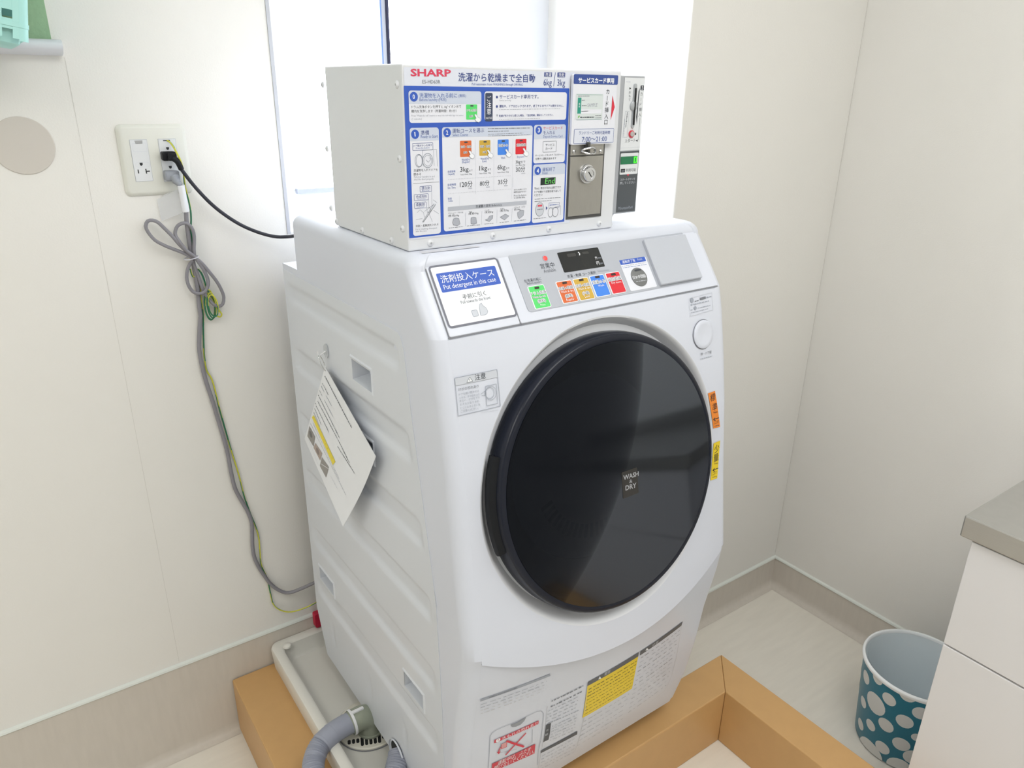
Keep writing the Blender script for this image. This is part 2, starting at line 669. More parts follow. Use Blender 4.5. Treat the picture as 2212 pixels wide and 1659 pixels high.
PX0, PX1, PY0, PY1 = 0.376, 1.120, 0.902, 1.550
m = MB()
R = [rrect(PX0 + 0.004, PX1 - 0.004, PY0 + 0.004, PY1 - 0.004, 0.02, ZC),
     rrect(PX0, PX1, PY0, PY1, 0.022, ZC + 0.052), rrect(PX0 + 0.002, PX1 - 0.002, PY0 + 0.002, PY1 - 0.002, 0.021, ZC + 0.058),
     rrect(PX0 + 0.006, PX1 - 0.006, PY0 + 0.006, PY1 - 0.006, 0.019, ZC + 0.060),
     rrect(PX0 + 0.020, PX1 - 0.020, PY0 + 0.020, PY1 - 0.020, 0.022, ZC + 0.060), rrect(PX0 + 0.025, PX1 - 0.025, PY0 + 0.025, PY1 - 0.025, 0.025, ZC + 0.056),
     rrect(PX0 + 0.031, PX1 - 0.031, PY0 + 0.031, PY1 - 0.031, 0.026, ZC + 0.022), rrect(PX0 + 0.037, PX1 - 0.037, PY0 + 0.037, PY1 - 0.037, 0.024, ZC + 0.016)]
m.loft(R, M_PAN, True, True, True)
m.build('basin', pan, smooth=40)
m = MB()
m.lathe([(0.0001, 0.0075), (0.006, 0.007), (0.010, 0.004), (0.011, 0.0)], (PX0 + 0.036, PY1 - 0.034, ZC + 0.0595), (0, 0, 1), M_PAN, 20)
m.build('corner_screw', pan)
# round trap with its slotted strainer
TC = Vector((0.490, 1.217, ZC + 0.0165))
m = MB()
m.lathe([(0.0745, 0.0), (0.0745, 0.0012), (0.0725, 0.0012), (0.0725, 0.0002)], TC, (0, 0, 1), M_GAP, 56)
m.lathe([(0.0725, 0.0002), (0.0722, 0.0042), (0.0700, 0.0058), (0.0001, 0.0058)], TC, (0, 0, 1), mat('trap_cream', (224, 221, 208), 0.45), 56)
a0 = math.radians(-105)
for k in range(-5, 6):      # slots on the side towards the room
    wide, L = 0.0042, (0.026 if abs(k) < 3 else 0.014)
    ang = math.radians(-112) + k * 0.0
    bx = Vector((math.cos(ang), math.sin(ang), 0))
    tx = Vector((-bx.y, bx.x, 0))
    c0 = TC + bx * (0.050 - (0.004 if abs(k) > 2 else 0)) + tx * (k * 0.0092) + Vector((0, 0, 0.0061))
    if abs(k) > 5:
        continue
    hx, ht = (bx * (L / 2 - wide), tx * wide) if abs(k) < 3 else (bx * 0.003, tx * wide)
    pts = []
    for s, a1 in ((1, 0), (-1, math.pi)):
        for q in range(7):
            a = a1 - math.pi / 2 + math.pi * q / 6
            pts.append(c0 + hx * s + bx * (math.cos(a) * wide * 0.8) + tx * (math.sin(a) * wide * 0.8))
    if (c0 - TC).length < 0.066:
        m.add(pts, [tuple(range(len(pts)))], M_DARK)
for k in range(3):
    for sgn in (-1, 1):
        bx = Vector((math.cos(math.radians(-112 + sgn * 78)), math.sin(math.radians(-112 + sgn * 78)), 0))
        tx = Vector((-bx.y, bx.x, 0))
        c0 = TC + bx * (0.047) + tx * ((k - 1) * 0.011) + Vector((0, 0, 0.0061))
        m.add([c0 + bx * 0.010 + tx * 0.003, c0 - bx * 0.010 + tx * 0.003, c0 - bx * 0.010 - tx * 0.003, c0 + bx * 0.010 - tx * 0.003], [(0, 1, 2, 3)], M_DARK)
m.build('trap_strainer', pan, smooth=30, recalc=False)

# ---------------------------------------------------------------- hose and elbow
M_HOSE = mat('hose_grey', (158, 162, 176), 0.5, noise=0.03, scale=30)
M_ELB = mat('elbow_smoke', (150, 156, 140), 0.3, noise=0.12, scale=25)
EL = Vector((0.484, 1.199, ZC + 0.022))
elb = thing('drain_elbow', 'smoky translucent elbow pipe standing in the round drain of the tray', 'pipe', EL)
m = MB()
m.lathe([(0.0295, 0.0), (0.0295, 0.005), (0.0265, 0.006), (0.026, 0.020)], EL, (0, 0, 1), M_ELB, 32)
arc = [EL + Vector((0, 0, 0.020)), EL + Vector((-0.001, 0, 0.029)), EL + Vector((-0.007, 0.0, 0.038)), EL + Vector((-0.018, 0.0, 0.044)), EL + Vector((-0.032, 0.0, 0.044)), EL + Vector((-0.046, -0.0005, 0.043))]
m.tube(spline(arc, 0.004), 0.0258, M_ELB, 28)
m.build('bend', elb, smooth=60)
m = MB()
m.lathe([(0.0262, 0.0), (0.0275, 0.0), (0.0275, 0.006), (0.0262, 0.006)], EL + Vector((-0.038, 0, 0.0438)), (-1, 0, -0.03), M_WPL, 32)
m.box(EL.x - 0.040, EL.x - 0.014, EL.y - 0.006, EL.y + 0.001, EL.z + 0.069, EL.z + 0.074, M_WPL)
m.build('hose_clip', elb, bevel=0.001)
hz = ZC + 0.066
hp = [(0.447, 1.199, hz), (0.424, 1.197, hz + 0.002), (0.392, 1.190, hz + 0.003), (0.358, 1.176, hz - 0.002), (0.334, 1.146, hz - 0.010), (0.326, 1.105, hz - 0.018),
      (0.334, 1.050, hz - 0.022), (0.362, 1.005, hz - 0.020), (0.405, 0.992, hz - 0.014), (0.440, 1.012, hz - 0.004), (0.462, 1.030, hz + 0.006), (0.478, 1.048, hz + 0.012), (0.4835, 1.056, hz + 0.014)]
path = spline(hp, 0.0011)
acc, dist = 0.0, []
for i, p in enumerate(path):
    if i:
        acc += (p - path[i - 1]).length
    dist.append(acc)


def hose_r(i):
    s = dist[i]
    smooth_end = s < 0.085
    if smooth_end:
        return 0.0228 + (0.0006 if abs(s - 0.055) < 0.0012 or abs(s - 0.08) < 0.0012 else 0)
    return 0.0212 + 0.0016 * math.sin(s / 0.0048 * 2 * math.pi)


hose = MB().tube(path, hose_r, M_HOSE, 24).build('drain_hose', smooth=80)
tag(hose, 'grey corrugated drain hose looping from the washer side into the tray drain', 'hose')

# ================================================================ washing machine
XS, XE, XC, ZB, ZT, BKY = 0.484, 1.094, 0.789, 0.201, 1.278, 1.48
EF = [(0.40, 0.765), (0.58, 0.775), (0.667, 0.785), (0.811, 0.806), (0.962, 0.825), (1.05, 0.840), (1.13, 0.856), (1.171, 0.867), (1.277, 0.945), (1.5, 1.11)]
BF = [(0.4, 0.03), (0.58, 0.03), (0.667, 0.028), (0.811, 0.02), (0.96, 0.012), (1.1, 0.006), (1.171, 0.0)]
EB = [(0.15, 0.880), (0.20, 0.864), (0.30, 0.838), (0.40, 0.822), (0.5, 0.811), (0.60, 0.793), (0.664, 0.7855), (0.8, 0.7835)]
BB = [(0.15, 0.0), (0.20, 0.0), (0.3, 0.012), (0.4, 0.024), (0.5, 0.030), (0.8, 0.031)]


def uu(x):
    return max(0.0, 1 - ((x - XC) / 0.305) ** 2)


def front(x, z):
    return interp(EF, z) - interp(BF, z) * uu(x)


def base(x, z):
    return interp(EB, z) - interp(BB, z) * uu(x)


def zseam(x):
    return 0.590 + 0.078 * min(1.05, ((x - XC) / 0.305) ** 2)


S_FRONT, S_BASE = FrontSurf(front), FrontSurf(base)
wm = thing('washing_machine', 'white front-loading washer-dryer with big black round door, on the white tray', 'washing machine', (XC, 1.15, ZC + 0.016))

# ---- cabinet shell
RT = 0.022
FX0, FX1, FZ1 = 0.5065, 1.0715, 1.1695


YED = [(0.21, 0.866), (0.5, 0.870), (0.72, 0.881), (1.04, 0.943), (1.157, 0.962)]


def yedge(z):
    """front edge of the steel side panel, following the lean of the front"""
    return interp(YED, z)


def outline(z):
    inset = 0.0
    if z > ZT - RT:
        q = z - (ZT - RT)
        inset = RT - math.sqrt(max(0.0, RT * RT - q * q))
    fn = front if z > 0.664 else base
    xl, xr = XS + inset, XE - inset
    yb = (1.398 if z > 1.17 else BKY - 0.045 * max(0.0, min(1.0, (0.33 - z) / 0.12))) - inset
    deep = 0.06 if 0.23 < z < 1.168 else 0.0015
    if z > 1.171:
        fin = 0.0
        yf = min(front(XC, z), 0.945)
        if z > ZT - RT:
            yf = front(XC, ZT - RT) + inset * 0.78
        g = lambda x: yf + fin
    else:
        g = lambda x: fn(x, z)
    rec = 0.045 if 0.2241 < z < 1.1556 else 0.0
    y0 = yedge(z) + (0.004 if z < 1.1265 else 0.034)
    pts = [(xl + rec, yb), (xl + rec, y0 + 0.0002), (xl, y0)]
    fx = FX0 + inset

    def corner(xe, sgn):
        phi = math.atan(abs(g(xe + sgn * 0.004) - g(xe)) / 0.004)
        ae = math.pi / 2 - phi
        rc = (FX0 - XS) / (1 - math.cos(ae))
        ye = g(xe)
        return [(sgn * rc * (1 - math.cos(ae * k / 18)), ye + rc * (math.sin(ae) - math.sin(ae * k / 18))) for k in range(19)]
    pts += [(xl + x, y) for x, y in corner(fx, 1)]
    n = 13
    for k in range(n):
        x = fx + 0.003 + (XC - fx - 0.003) * 2 * k / (n - 1)
        dd = deep if 0 < k < n - 1 else 0.0015
        pts.append((x, g(x) + dd))
    pts += [(xr + x, y) for x, y in corner(2 * XC - fx, -1)][::-1]
    pts += [(xr, (yb + 0.98) / 2), (xr, yb)]
    return [Vector((x, y, z)) for x, y in pts]


zl = [0.2115, 0.215, 0.2240, 0.2242, 0.2301, 0.26, 0.3, 0.35, 0.4, 0.45, 0.5, 0.55, 0.6, 0.63, 0.663, 0.6645, 0.70, 0.75, 0.811, 0.88, 0.962, 1.0, 1.05, 1.09, 1.1264, 1.1266, 1.14, 1.1555, 1.1557, 1.160, 1.1675, 1.1685, 1.1705, 1.1715, 1.2, 1.23, ZT - RT]
zl += [ZT - RT + RT * math.sin(math.radians(a)) for a in (15, 30, 45, 60, 75, 90)]
m = MB()
m.loft([outline(z) for z in zl], M_WHITE, True, True, True)
m.build('cabinet', wm, smooth=28)

# ---- embossed steel side panel with the grip pockets
holes = [(1.081, 1.159, 1.022, 1.060, 'upper'), (1.090, 1.163, 0.884, 0.923, 'mid'), (1.350, 1.432, 0.437, 0.470, 'low'), (0.938, 1.012, 0.447, 0.481, 'low')]
GRO = [(1.130, 1.100), (0.995, 0.953), (0.848, 0.808), (0.713, 0.676), (0.567, 0.528), (0.430, 0.388)]
SY0, SY1, SZ0, SZ1 = 0.866, 1.478, 0.214, 1.157


def sstep(a, b, x):
    t = max(0.0, min(1.0, (x - a) / (b - a)))
    return t * t * (3 - 2 * t)


def rib(y, z):
    d = 0.0
    for zt, zb in GRO:
        e = 0.006
        d = max(d, sstep(zt + e, zt - e, z) * sstep(zb - 0.010, zb + 0.006, z) * sstep(yedge(z) + 0.018, yedge(z) + 0.034, y) * sstep(1.462, 1.436, y))
    for y0, y1, z0, z1, _ in holes:      # flat land round each pocket
        k = sstep(y0 - 0.024, y0 - 0.010, y) * sstep(y1 + 0.030, y1 + 0.016, y) * sstep(z0 - 0.022, z0 - 0.010, z) * sstep(z1 + 0.022, z1 + 0.010, z)
        d *= (1 - k)
    for yy in (1.378, 1.183, 1.02):      # small stamped ribs along the bottom
        d = max(d, 0.6 * sstep(yy - 0.006, yy - 0.004, y) * sstep(yy + 0.010, yy + 0.001, y) * sstep(0.268, 0.30, z) * sstep(0.352, 0.32, z))
    return d


def breaks(a, b, step, extra):
    xs = [a + (b - a) * k / round((b - a) / step) for k in range(round((b - a) / step) + 1)]
    for e in extra:
        xs = [x for x in xs if abs(x - e) > step * 0.35 or x in (a, b)] + [e]
    return sorted(xs)


ys = breaks(SY0, SY1, 0.008, [h[i] for h in holes for i in (0, 1)])
zs = breaks(SZ0, SZ1, 0.005, [h[i] for h in holes for i in (2, 3)])
m = MB()
vid, vs, fs = {}, [], []
RCN = 0.03


def side_ok(y, z):
    if y < SY0 + RCN and z > SZ1 - RCN:
        return (y - SY0 - RCN) ** 2 + (z - SZ1 + RCN) ** 2 < RCN ** 2
    return True


for iy, y in enumerate(ys):
    for iz, z in enumerate(zs):
        yy, zz = y, z
        if not side_ok(y, z):
            a = math.atan2(z - SZ1 + RCN, y - SY0 - RCN)
            yy, zz = SY0 + RCN + RCN * math.cos(a), SZ1 - RCN + RCN * math.sin(a)
        e = min(yy - SY0, SZ1 - zz)
        vid[iy, iz] = len(vs)
        yy += (yedge(zz) - SY0) * max(0.0, min(1.0, (1.07 - yy) / (1.07 - SY0)))
        yy -= 0.045 * max(0.0, min(1.0, (0.33 - zz) / 0.12)) * max(0.0, (yy - 1.30) / 0.178)
        vs.append((XS - 0.0012 + 0.0060 * rib(yy, zz), yy, zz))
for iy in range(len(ys) - 1):
    for iz in range(len(zs) - 1):
        yc, zc = (ys[iy] + ys[iy + 1]) / 2, (zs[iz] + zs[iz + 1]) / 2
        if any(h[0] < yc < h[1] and h[2] < zc < h[3] for h in holes):
            continue
        if not (side_ok(ys[iy + 1], zs[iz]) or side_ok(yc, zc)):
            continue
        fs.append((vid[iy, iz], vid[iy + 1, iz], vid[iy + 1, iz + 1], vid[iy, iz + 1]))
m.add(vs, fs, M_WHITE2)
# folded edge of the panel
edge = [Vector((0, SY0, SZ0 + (SZ1 - RCN - SZ0) * k / 24)) for k in range(25)]
edge += [Vector((0, SY0 + RCN - RCN * math.cos(math.radians(a)), SZ1 - RCN + RCN * math.sin(math.radians(a)))) for a in range(10, 91, 10)]
edge += [Vector((0, SY0 + RCN + (SY1 - SY0 - RCN) * k / 10, SZ1)) for k in range(1, 11)]
edge = [Vector((0, p.y + (yedge(p.z) - SY0) * max(0.0, min(1.0, (1.07 - p.y) / (1.07 - SY0))), p.z)) for p in edge]
m.loft([[p + Vector((XS - 0.0012, 0, 0)) for p in edge], [p + Vector((XS + 0.001, 0, 0)) for p in edge]], M_WHITE2, closed=False)
side = m.build('side_panel', wm, smooth=50, recalc=False)
for y0, y1, z0, z1, kind in holes:
    m = MB()
    x0, x1 = XS - 0.0012, XS + 0.034
    # pocket pressed into the panel
    F = [Vector((x0, y0, z0)), Vector((x0, y1, z0)), Vector((x1 - 0.004, y1 - 0.002, z0 + 0.005)), Vector((x1 - 0.004, y0 + 0.002, z0 + 0.005))]
    T = [Vector((x0, y0, z1)), Vector((x0, y1, z1)), Vector((x1, y1 - 0.002, z1)), Vector((x1, y0 + 0.002, z1))]
    m.add(F + T, [(0, 1, 2, 3), (3, 2, 6, 7), (4, 7, 6, 5), (0, 3, 7, 4), (1, 5, 6, 2)], M_WHITE2)
    # drawn-in lip along the top and front of the opening
    P = [(y1, z1), (y0, z1), (y0, z0)]
    Q = [(y1 + 0.004, z1 + 0.008), (y0 - 0.006, z1 + 0.008), (y0 - 0.006, z0 - 0.004)]
    m.loft([[Vector((XS - 0.0011, y, z)) for y, z in Q], [Vector((XS - 0.0034, y * 0.4 + a_ * 0.6, z * 0.4 + b_ * 0.6)) for (y, z), (a_, b_) in zip(P, Q)], [Vector((x0 - 0.0002, y, z)) for y, z in P]], M_WHITE2, closed=False)
    m.build('hand_hole', side, smooth=30, recalc=False)

# ---- feet
for x in (0.53, 1.04):
    for y in (0.975, 1.42):
        m = MB()
        m.lathe([(0.022, 0.0), (0.024, 0.006), (0.022, 0.018), (0.014, 0.022), (0.014, 0.038)], (x, y, ZC + 0.0165), (0, 0, 1), M_DGREY if False else mat('foot_grey', (96, 98, 100), 0.6), 20, cap0=True)
        m.build('foot', wm)
# hose outlet, seam down the front edge of the side
m = MB()
m.lathe([(0.027, 0.0), (0.031, 0.0005), (0.031, -0.003)], (XS - 0.0045, 1.058, hz + 0.014), (1, 0, 0), M_WHITE2, 28)
m.lathe([(0.0001, 0.0), (0.027, 0.0)], (XS - 0.0035, 1.058, hz + 0.014), (1, 0, 0), M_DARK, 28)
m.build('hose_outlet', wm)

# ---- moulded front with the round door recess
DC = Vector((0.784, 0.0, 0.903))
R1, R2 = 0.258, 0.247


def fbound(a):
    lo, hi = 0.2, 0.6
    for _ in range(26):
        t = (lo + hi) / 2
        x, z = DC.x + t * math.cos(a), DC.z + t * math.sin(a)
        if FX0 < x < FX1 and zseam(x) < z < FZ1:
            lo = t
        else:
            hi = t
    return lo


angs = [2 * math.pi * k / 160 for k in range(160)]
for cx, cz in ((FX0, FZ1), (FX1, FZ1), (FX0, zseam(FX0)), (FX1, zseam(FX1))):
    angs.append(math.atan2(cz - DC.z, cx - DC.x) % (2 * math.pi))
angs.sort()
m = MB()
rings = []
for k in range(13):
    s = k / 12
    rg = []
    for a in angs:
        r0 = R1
        r1 = fbound(a)
        t = r0 + (r1 - r0) * s
        x, z = DC.x + t * math.cos(a), DC.z + t * math.sin(a)
        rg.append(Vector((x, front(x, z) - 0.0001, z)))
    rings.append(rg)
rg = []
for a in angs:
    t = fbound(a)
    x, z = DC.x + t * math.cos(a), DC.z + t * math.sin(a)
    rg.append(Vector((x, front(x, z) + (0.028 if z < 0.7 else 0.004), z)))
rings.append(rg)
m.loft(rings, M_WHITE, True)
m.build('front_panel', wm, smooth=40, recalc=False)

# recess ring, pale grey, sloping into the opening
M_RING = mat('recess_grey', (222, 224, 229), 0.35)
TILT = 0.2
DN = Vector((0, -math.cos(TILT), math.sin(TILT))).normalized()
DU = Vector((0, math.sin(TILT), math.cos(TILT)))
DO = Vector((0.782, 0.792, 0.907))
m = MB()
rings = []
for r, dep in ((R1, -0.0001), (R1 - 0.003, 0.001), (R1 - 0.008, 0.008), (R2 - 0.006, 0.020)):
    rings.append([Vector((DC.x + r * math.cos(a), front(DC.x + r * math.cos(a), DC.z + r * math.sin(a)) + dep, DC.z + r * math.sin(a))) for a in angs])
rings.append([DO + Vector((0.226 * math.cos(a), 0, 0)) + DU * (0.226 * math.sin(a)) - DN * 0.036 for a in angs])
m.loft(rings, M_RING, True)
recess = m.build('door_recess', wm, smooth=45, recalc=False)

# ---- door
door = bpy.data.objects.new('door', None)
COL.objects.link(door)
door.parent = wm
door.location = DO
door.matrix_parent_inverse = Matrix.Translation(-wm.location)
door['label'] = 'round black door with smoked glass'
RD = 0.2342
M_SMOKE = bpy.data.materials.new('smoked_glass')
M_SMOKE.use_nodes = True
nt = M_SMOKE.node_tree
nt.nodes.remove(nt.nodes['Principled BSDF'])
out = nt.nodes['Material Output']
tr = nt.nodes.new('ShaderNodeBsdfTransparent')
tr.inputs[0].default_value = (0.085, 0.092, 0.11, 1)
df = nt.nodes.new('ShaderNodeBsdfDiffuse')
df.inputs[0].default_value = (0.012, 0.0135, 0.017, 1)
gl = nt.nodes.new('ShaderNodeBsdfGlossy')
gl.inputs['Roughness'].default_value = 0.09
gl.inputs[0].default_value = (0.10, 0.11, 0.13, 1)
fr = nt.nodes.new('ShaderNodeFresnel')
fr.inputs[0].default_value = 1.40
mx = nt.nodes.new('ShaderNodeMixShader')
mx.inputs[0].default_value = 0.65
mx2 = nt.nodes.new('ShaderNodeMixShader')
nt.links.new(tr.outputs[0], mx.inputs[1])
nt.links.new(df.outputs[0], mx.inputs[2])
nt.links.new(fr.outputs[0], mx2.inputs[0])
nt.links.new(mx.outputs[0], mx2.inputs[1])
nt.links.new(gl.outputs[0], mx2.inputs[2])
nt.links.new(mx2.outputs[0], out.inputs['Surface'])

m = MB()
m.lathe([(0.224, -0.034), (0.2375, -0.032), (0.2385, -0.024), (0.2372, -0.010), (RD + 0.001, -0.0025), (RD - 0.0005, 0.0), (RD - 0.003, 0.0012), (RD - 0.010, 0.0016), (RD - 0.012, 0.0008)], DO, DN, mat('door_rim_black', (24, 28, 40), 0.25, spec=0.3), 96)
rim = m.build('door_rim', door, smooth=40)
m = MB()
prof = []
for k in range(14):
    r = (RD - 0.0115) * (1 - k / 13) + 0.0005
    prof.append((r, 0.0010 + 0.011 * (1 - (r / RD) ** 2)))
m.lathe(prof, DO, DN, M_SMOKE, 96)
dg = m.build('door_glass', door, smooth=60)
# the drum behind the smoked glass
M_DRUM = mat('drum_steel', (120, 122, 128), 0.35, metal=0.9, noise=0.2, scale=60)
m = MB()
m.lathe([(0.216, -0.034), (0.200, -0.05), (0.165, -0.07), (0.160, -0.10), (0.20, -0.105), (0.21, -0.30), (0.17, -0.33), (0.0005, -0.335)], DO, DN, M_DRUM, 64)
for k in range(3):
    a = 2 * math.pi * k / 3 + 0.4
    c = DO + Vector((math.cos(a) * 0.195, 0, 0)) + DU * (math.sin(a) * 0.195)
    q = DO + Vector((math.cos(a) * 0.155, 0, 0)) + DU * (math.sin(a) * 0.155)
    t = (Vector((-math.sin(a), 0, 0)) + DU * math.cos(a)) * 0.03
    m.loft([[c - DN * 0.12 + t, q - DN * 0.12, c - DN * 0.12 - t], [c - DN * 0.30 + t, q - DN * 0.30, c - DN * 0.30 - t]], M_DRUM, True, True, True)
m.build('drum', wm, smooth=40)
# glass bowl ribs seen faintly
m = MB()
for k in range(16):
    a = math.radians(200 + 6.2 * k)
    for r0, r1 in ((0.10, 0.125),):
        e = 0.0035
        pp = []
        for r, s in ((r0, -1), (r0, 1), (r1, 1), (r1, -1)):
            aa = a + s * e / r
            pp.append(DO + Vector((math.cos(aa) * r, 0, 0)) + DU * (math.sin(aa) * r - 0.0) - DN * 0.06)
        m.add(pp, [(0, 1, 2, 3)], mat('bowl_rib', (150, 160, 190), 0.3))
m.build('bowl_rib_ring', wm, smooth=0, recalc=False)
# pull grip on the left of the door
_S = Surf(DO - DN * 0.014, (1, 0, 0), DU, DN)
HA0 = math.atan2(*_S.uvof(1062, 985)[::-1])
HA1 = math.atan2(*_S.uvof(1078, 1198)[::-1]) + 2 * math.pi
HA0 = HA0 if HA0 > 0 else HA0 + 2 * math.pi
m = MB()
gr = []
for k in range(25):
    a = HA0 + (HA1 - HA0) * k / 24
    gr.append(a)
rings = []
for a in gr:
    o = lambda r, h: DO + Vector((math.cos(a) * r, 0, 0)) + DU * (math.sin(a) * r) + DN * h
    rings.append([o(0.232, -0.026), o(0.2475, -0.020), o(0.2490, -0.013), o(0.2470, -0.008), o(0.236, -0.006)])
m.loft(rings, M_BLACKPL, True, True, True)
m.build('door_handle', door, smooth=40)


class DiscSurf(Surf):
    def pos(self, u, v, off):
        r2 = (u * u + v * v) / (RD * RD)
        return self.o + self.ux * u + self.uv * v + self.n * (0.0010 + 0.011 * (1 - r2) + off)


S_DOOR = DiscSurf(DO, (1, 0, 0), DU, DN)
p = Print(S_DOOR, 0.0004).crop(980, 680, 3.568)
p.rect((1253, 1205), (1388, 1360), mat('badge_black', (46, 44, 42), 0.4), 0, 0.002)
I_BADGE = ink('badge_silver', (172, 174, 178))
p.text('WASH', (1268, 1262), (1386, 1228), I_BADGE, 1, h=36, bold=0.02)
p.text('&', (1314, 1286), (1338, 1280), I_BADGE, 1, h=26)
p.text('DRY', (1285, 1341), (1370, 1316), I_BADGE, 1, h=36, bold=0.02)
p.done('door_badge', door, 'WASH & DRY badge in silver letters')

# ---- lower base panel, sloping back to the floor
m = MB()
nx, nz = 30, 22
vs, fs = [], []
for j in range(nz + 1):
    for i in range(nx + 1):
        x = FX0 + (FX1 - FX0) * i / nx
        zt = zseam(x) + 0.012
        z = ZB + 0.0005 + (zt - ZB - 0.0005) * j / nz
        vs.append((x, base(x, z) - 0.0001, z))
for j in range(nz):
    for i in range(nx):
        k = j * (nx + 1) + i
        fs.append((k, k + 1, k + nx + 2, k + nx + 1))
m.add(vs, fs, M_WHITE)
b0 = [Vector(v) for v in vs[:nx + 1]]
m.loft([b0, [v + Vector((0, 0.03, 0)) for v in b0]], M_WHITE, closed=False)
basep = m.build('base_panel', wm, smooth=40, recalc=False)

# ---- sloping control panel
PA, PB = Vector((0, 0.867, 1.171)), Vector((0, 0.945, 1.277))
CU = (PB - PA).normalized()
CN = Vector((1, 0, 0)).cross(CU).normalized()
S_CTL = Surf(PA, (1, 0, 0), CU, CN)
LS = (PB - PA).length


def ctl_plate(mb, u0, u1, v0, v1, lo, hi, r, mt, n=5):
    A = Print.rr(u0, u1, v0, v1, r, n)
    e = min(0.0012, (hi - lo) * 0.6)
    Bp = Print.rr(u0 + e, u1 - e, v0 + e, v1 - e, max(r - e, 1e-4), n)
    mb.loft([[S_CTL.pos(u, v, lo) for u, v in A], [S_CTL.pos(u, v, hi - e) for u, v in A], [S_CTL.pos(u, v, hi) for u, v in Bp]], mt, True, False, True)


def cuv(x, y, ox=900, oy=480, k=3.0722):
    return S_CTL.uvof(ox + x / k, oy + y / k)


m = MB()
ud = cuv(702, 705)[0]
ctl_plate(m, FX0 + 0.004, ud - 0.0012, 0.0022, LS - 0.016, 0.0, 0.0013, 0.003, M_WHITE)
drw = m.build('detergent_drawer', wm, smooth=30)
m = MB()
ctl_plate(m, ud + 0.0004, FX1 + 0.004, 0.0022, LS - 0.016, 0.0, 0.0012, 0.003, M_WHITE)
ctl = m.build('control_panel', wm, smooth=30)
m = MB()
for u0, u1, v0, v1 in ((FX0 + 0.001, ud, 0.0002, 0.0022), (FX0 + 0.0024, FX0 + 0.0040, 0.0, LS - 0.004), (ud - 0.0012, ud + 0.0004, 0.0, LS - 0.03), (ud, FX1 + 0.004, 0.0002, 0.0022)):
    m.add([S_CTL.pos(u, v, 0.0006) for u, v in ((u0, v0), (u1, v0), (u1, v1), (u0, v1))], [(0, 1, 2, 3)], M_GAP)
m.build('panel_seam', wm, smooth=0, recalc=False)

# drawer sticker
p = Print(S_CTL, 0.0022).crop(900, 480, 3.0722)
p.rect((68, 298), (668, 625), I_BRIGHT, 0, 0.006)
p.frame((68, 298), (668, 625), 0.0030, mat('frame_grey', (112, 114, 126), 0.5), 1, 0.006)
p.rect((122, 347), (557, 412), I_BLUE, 1, 0.002)
p.text('洗剤投入ケース', (162, 406), (512, 357), I_BRIGHT, 2)
p.text('Put detergent in this case', (180, 452), (524, 396), I_BRIGHT, 2, h=30)
p.text('手前に引く', (305, 515), (458, 487), I_DGREY, 2)
p.text('Pull towards the front', (292, 547), (488, 513), I_MGREY, 2, h=20)
p.rect((356, 590), (410, 626), I_LGREY, 1, 0.002)
p.frame((356, 590), (410, 626), 0.0007, I_GREY, 2, 0.002)
pb = [(412, 572), (414, 548), (425, 541), (433, 556), (455, 572), (468, 595), (462, 612), (448, 619), (420, 622)]
p.poly(pb, I_LGREY, 1)
p.pline(pb, 0.0007, I_GREY, 2, True)
p.done('drawer_label', drw, 'white label with blue heading')

# grey key field
p = Print(S_CTL, 0.0019).crop(900, 480, 3.0722)
p.rect((600, 217), (1888, 388), mat('key_field_grey', (180, 184, 193), 0.4), 0, 0.006)
p.text('営業中', (822, 312), (914, 299), I_DGREY, 2)
p.text('Available', (842, 341), (922, 328), I_MGREY, 2, h=22)
p.text('洗濯・乾燥 コース選択', (998, 373), (1186, 344), I_DGREY, 2)
p.text('Select course', (1200, 336), (1272, 325), I_GREY, 2, h=14)
p.text('お洗濯の前に', (713, 403), (825, 386), I_DGREY, 2)
p.text('Before laundry', (730, 419), (825, 405), I_MGREY, 2, h=16)
p.done('key_field', ctl)
p = Print(S_CTL, 0.0022).crop(900, 480, 3.0722)
p.rect((926, 207), (1246, 297), mat('display_black', (34, 36, 37), 0.2), 0, 0.002)
DIM = ink('segment_dim', (52, 52, 50))
p.rect((990, 215), (1055, 228), DIM, 1, 0.002)
p.rect((1090, 202), (1140, 212), DIM, 1, 0.002)
p.pline([(1066, 203), (1077, 213), (1075, 224)], 0.0017, I_BRIGHT, 2)
p.text('分', (1180, 250), (1197, 248), I_BRIGHT, 2)
p.text('min', (1201, 246), (1219, 244), I_GREY, 2, h=9)
p.text('円', (1192, 287), (1210, 284), I_BRIGHT, 2)
p.text('yen', (1214, 283), (1232, 280), I_GREY, 2, h=9)
p.done('display', ctl, 'black display window')
m = MB()
for r, h, mt in ((0.0054, 0.0003, I_GREY), (0.0040, 0.0009, mat('lamp_red', (250, 70, 66), 0.3, emit=0.6))):
    u, v = cuv(848, 244)
    m.lathe([(r, -0.001), (r, h), (0.0001, h + 0.0006)], S_CTL.pos(u, v, 0.0020), CN, mt, 20)
m.build('indicator_lamp', ctl, recalc=False)['label'] = 'small red lamp'


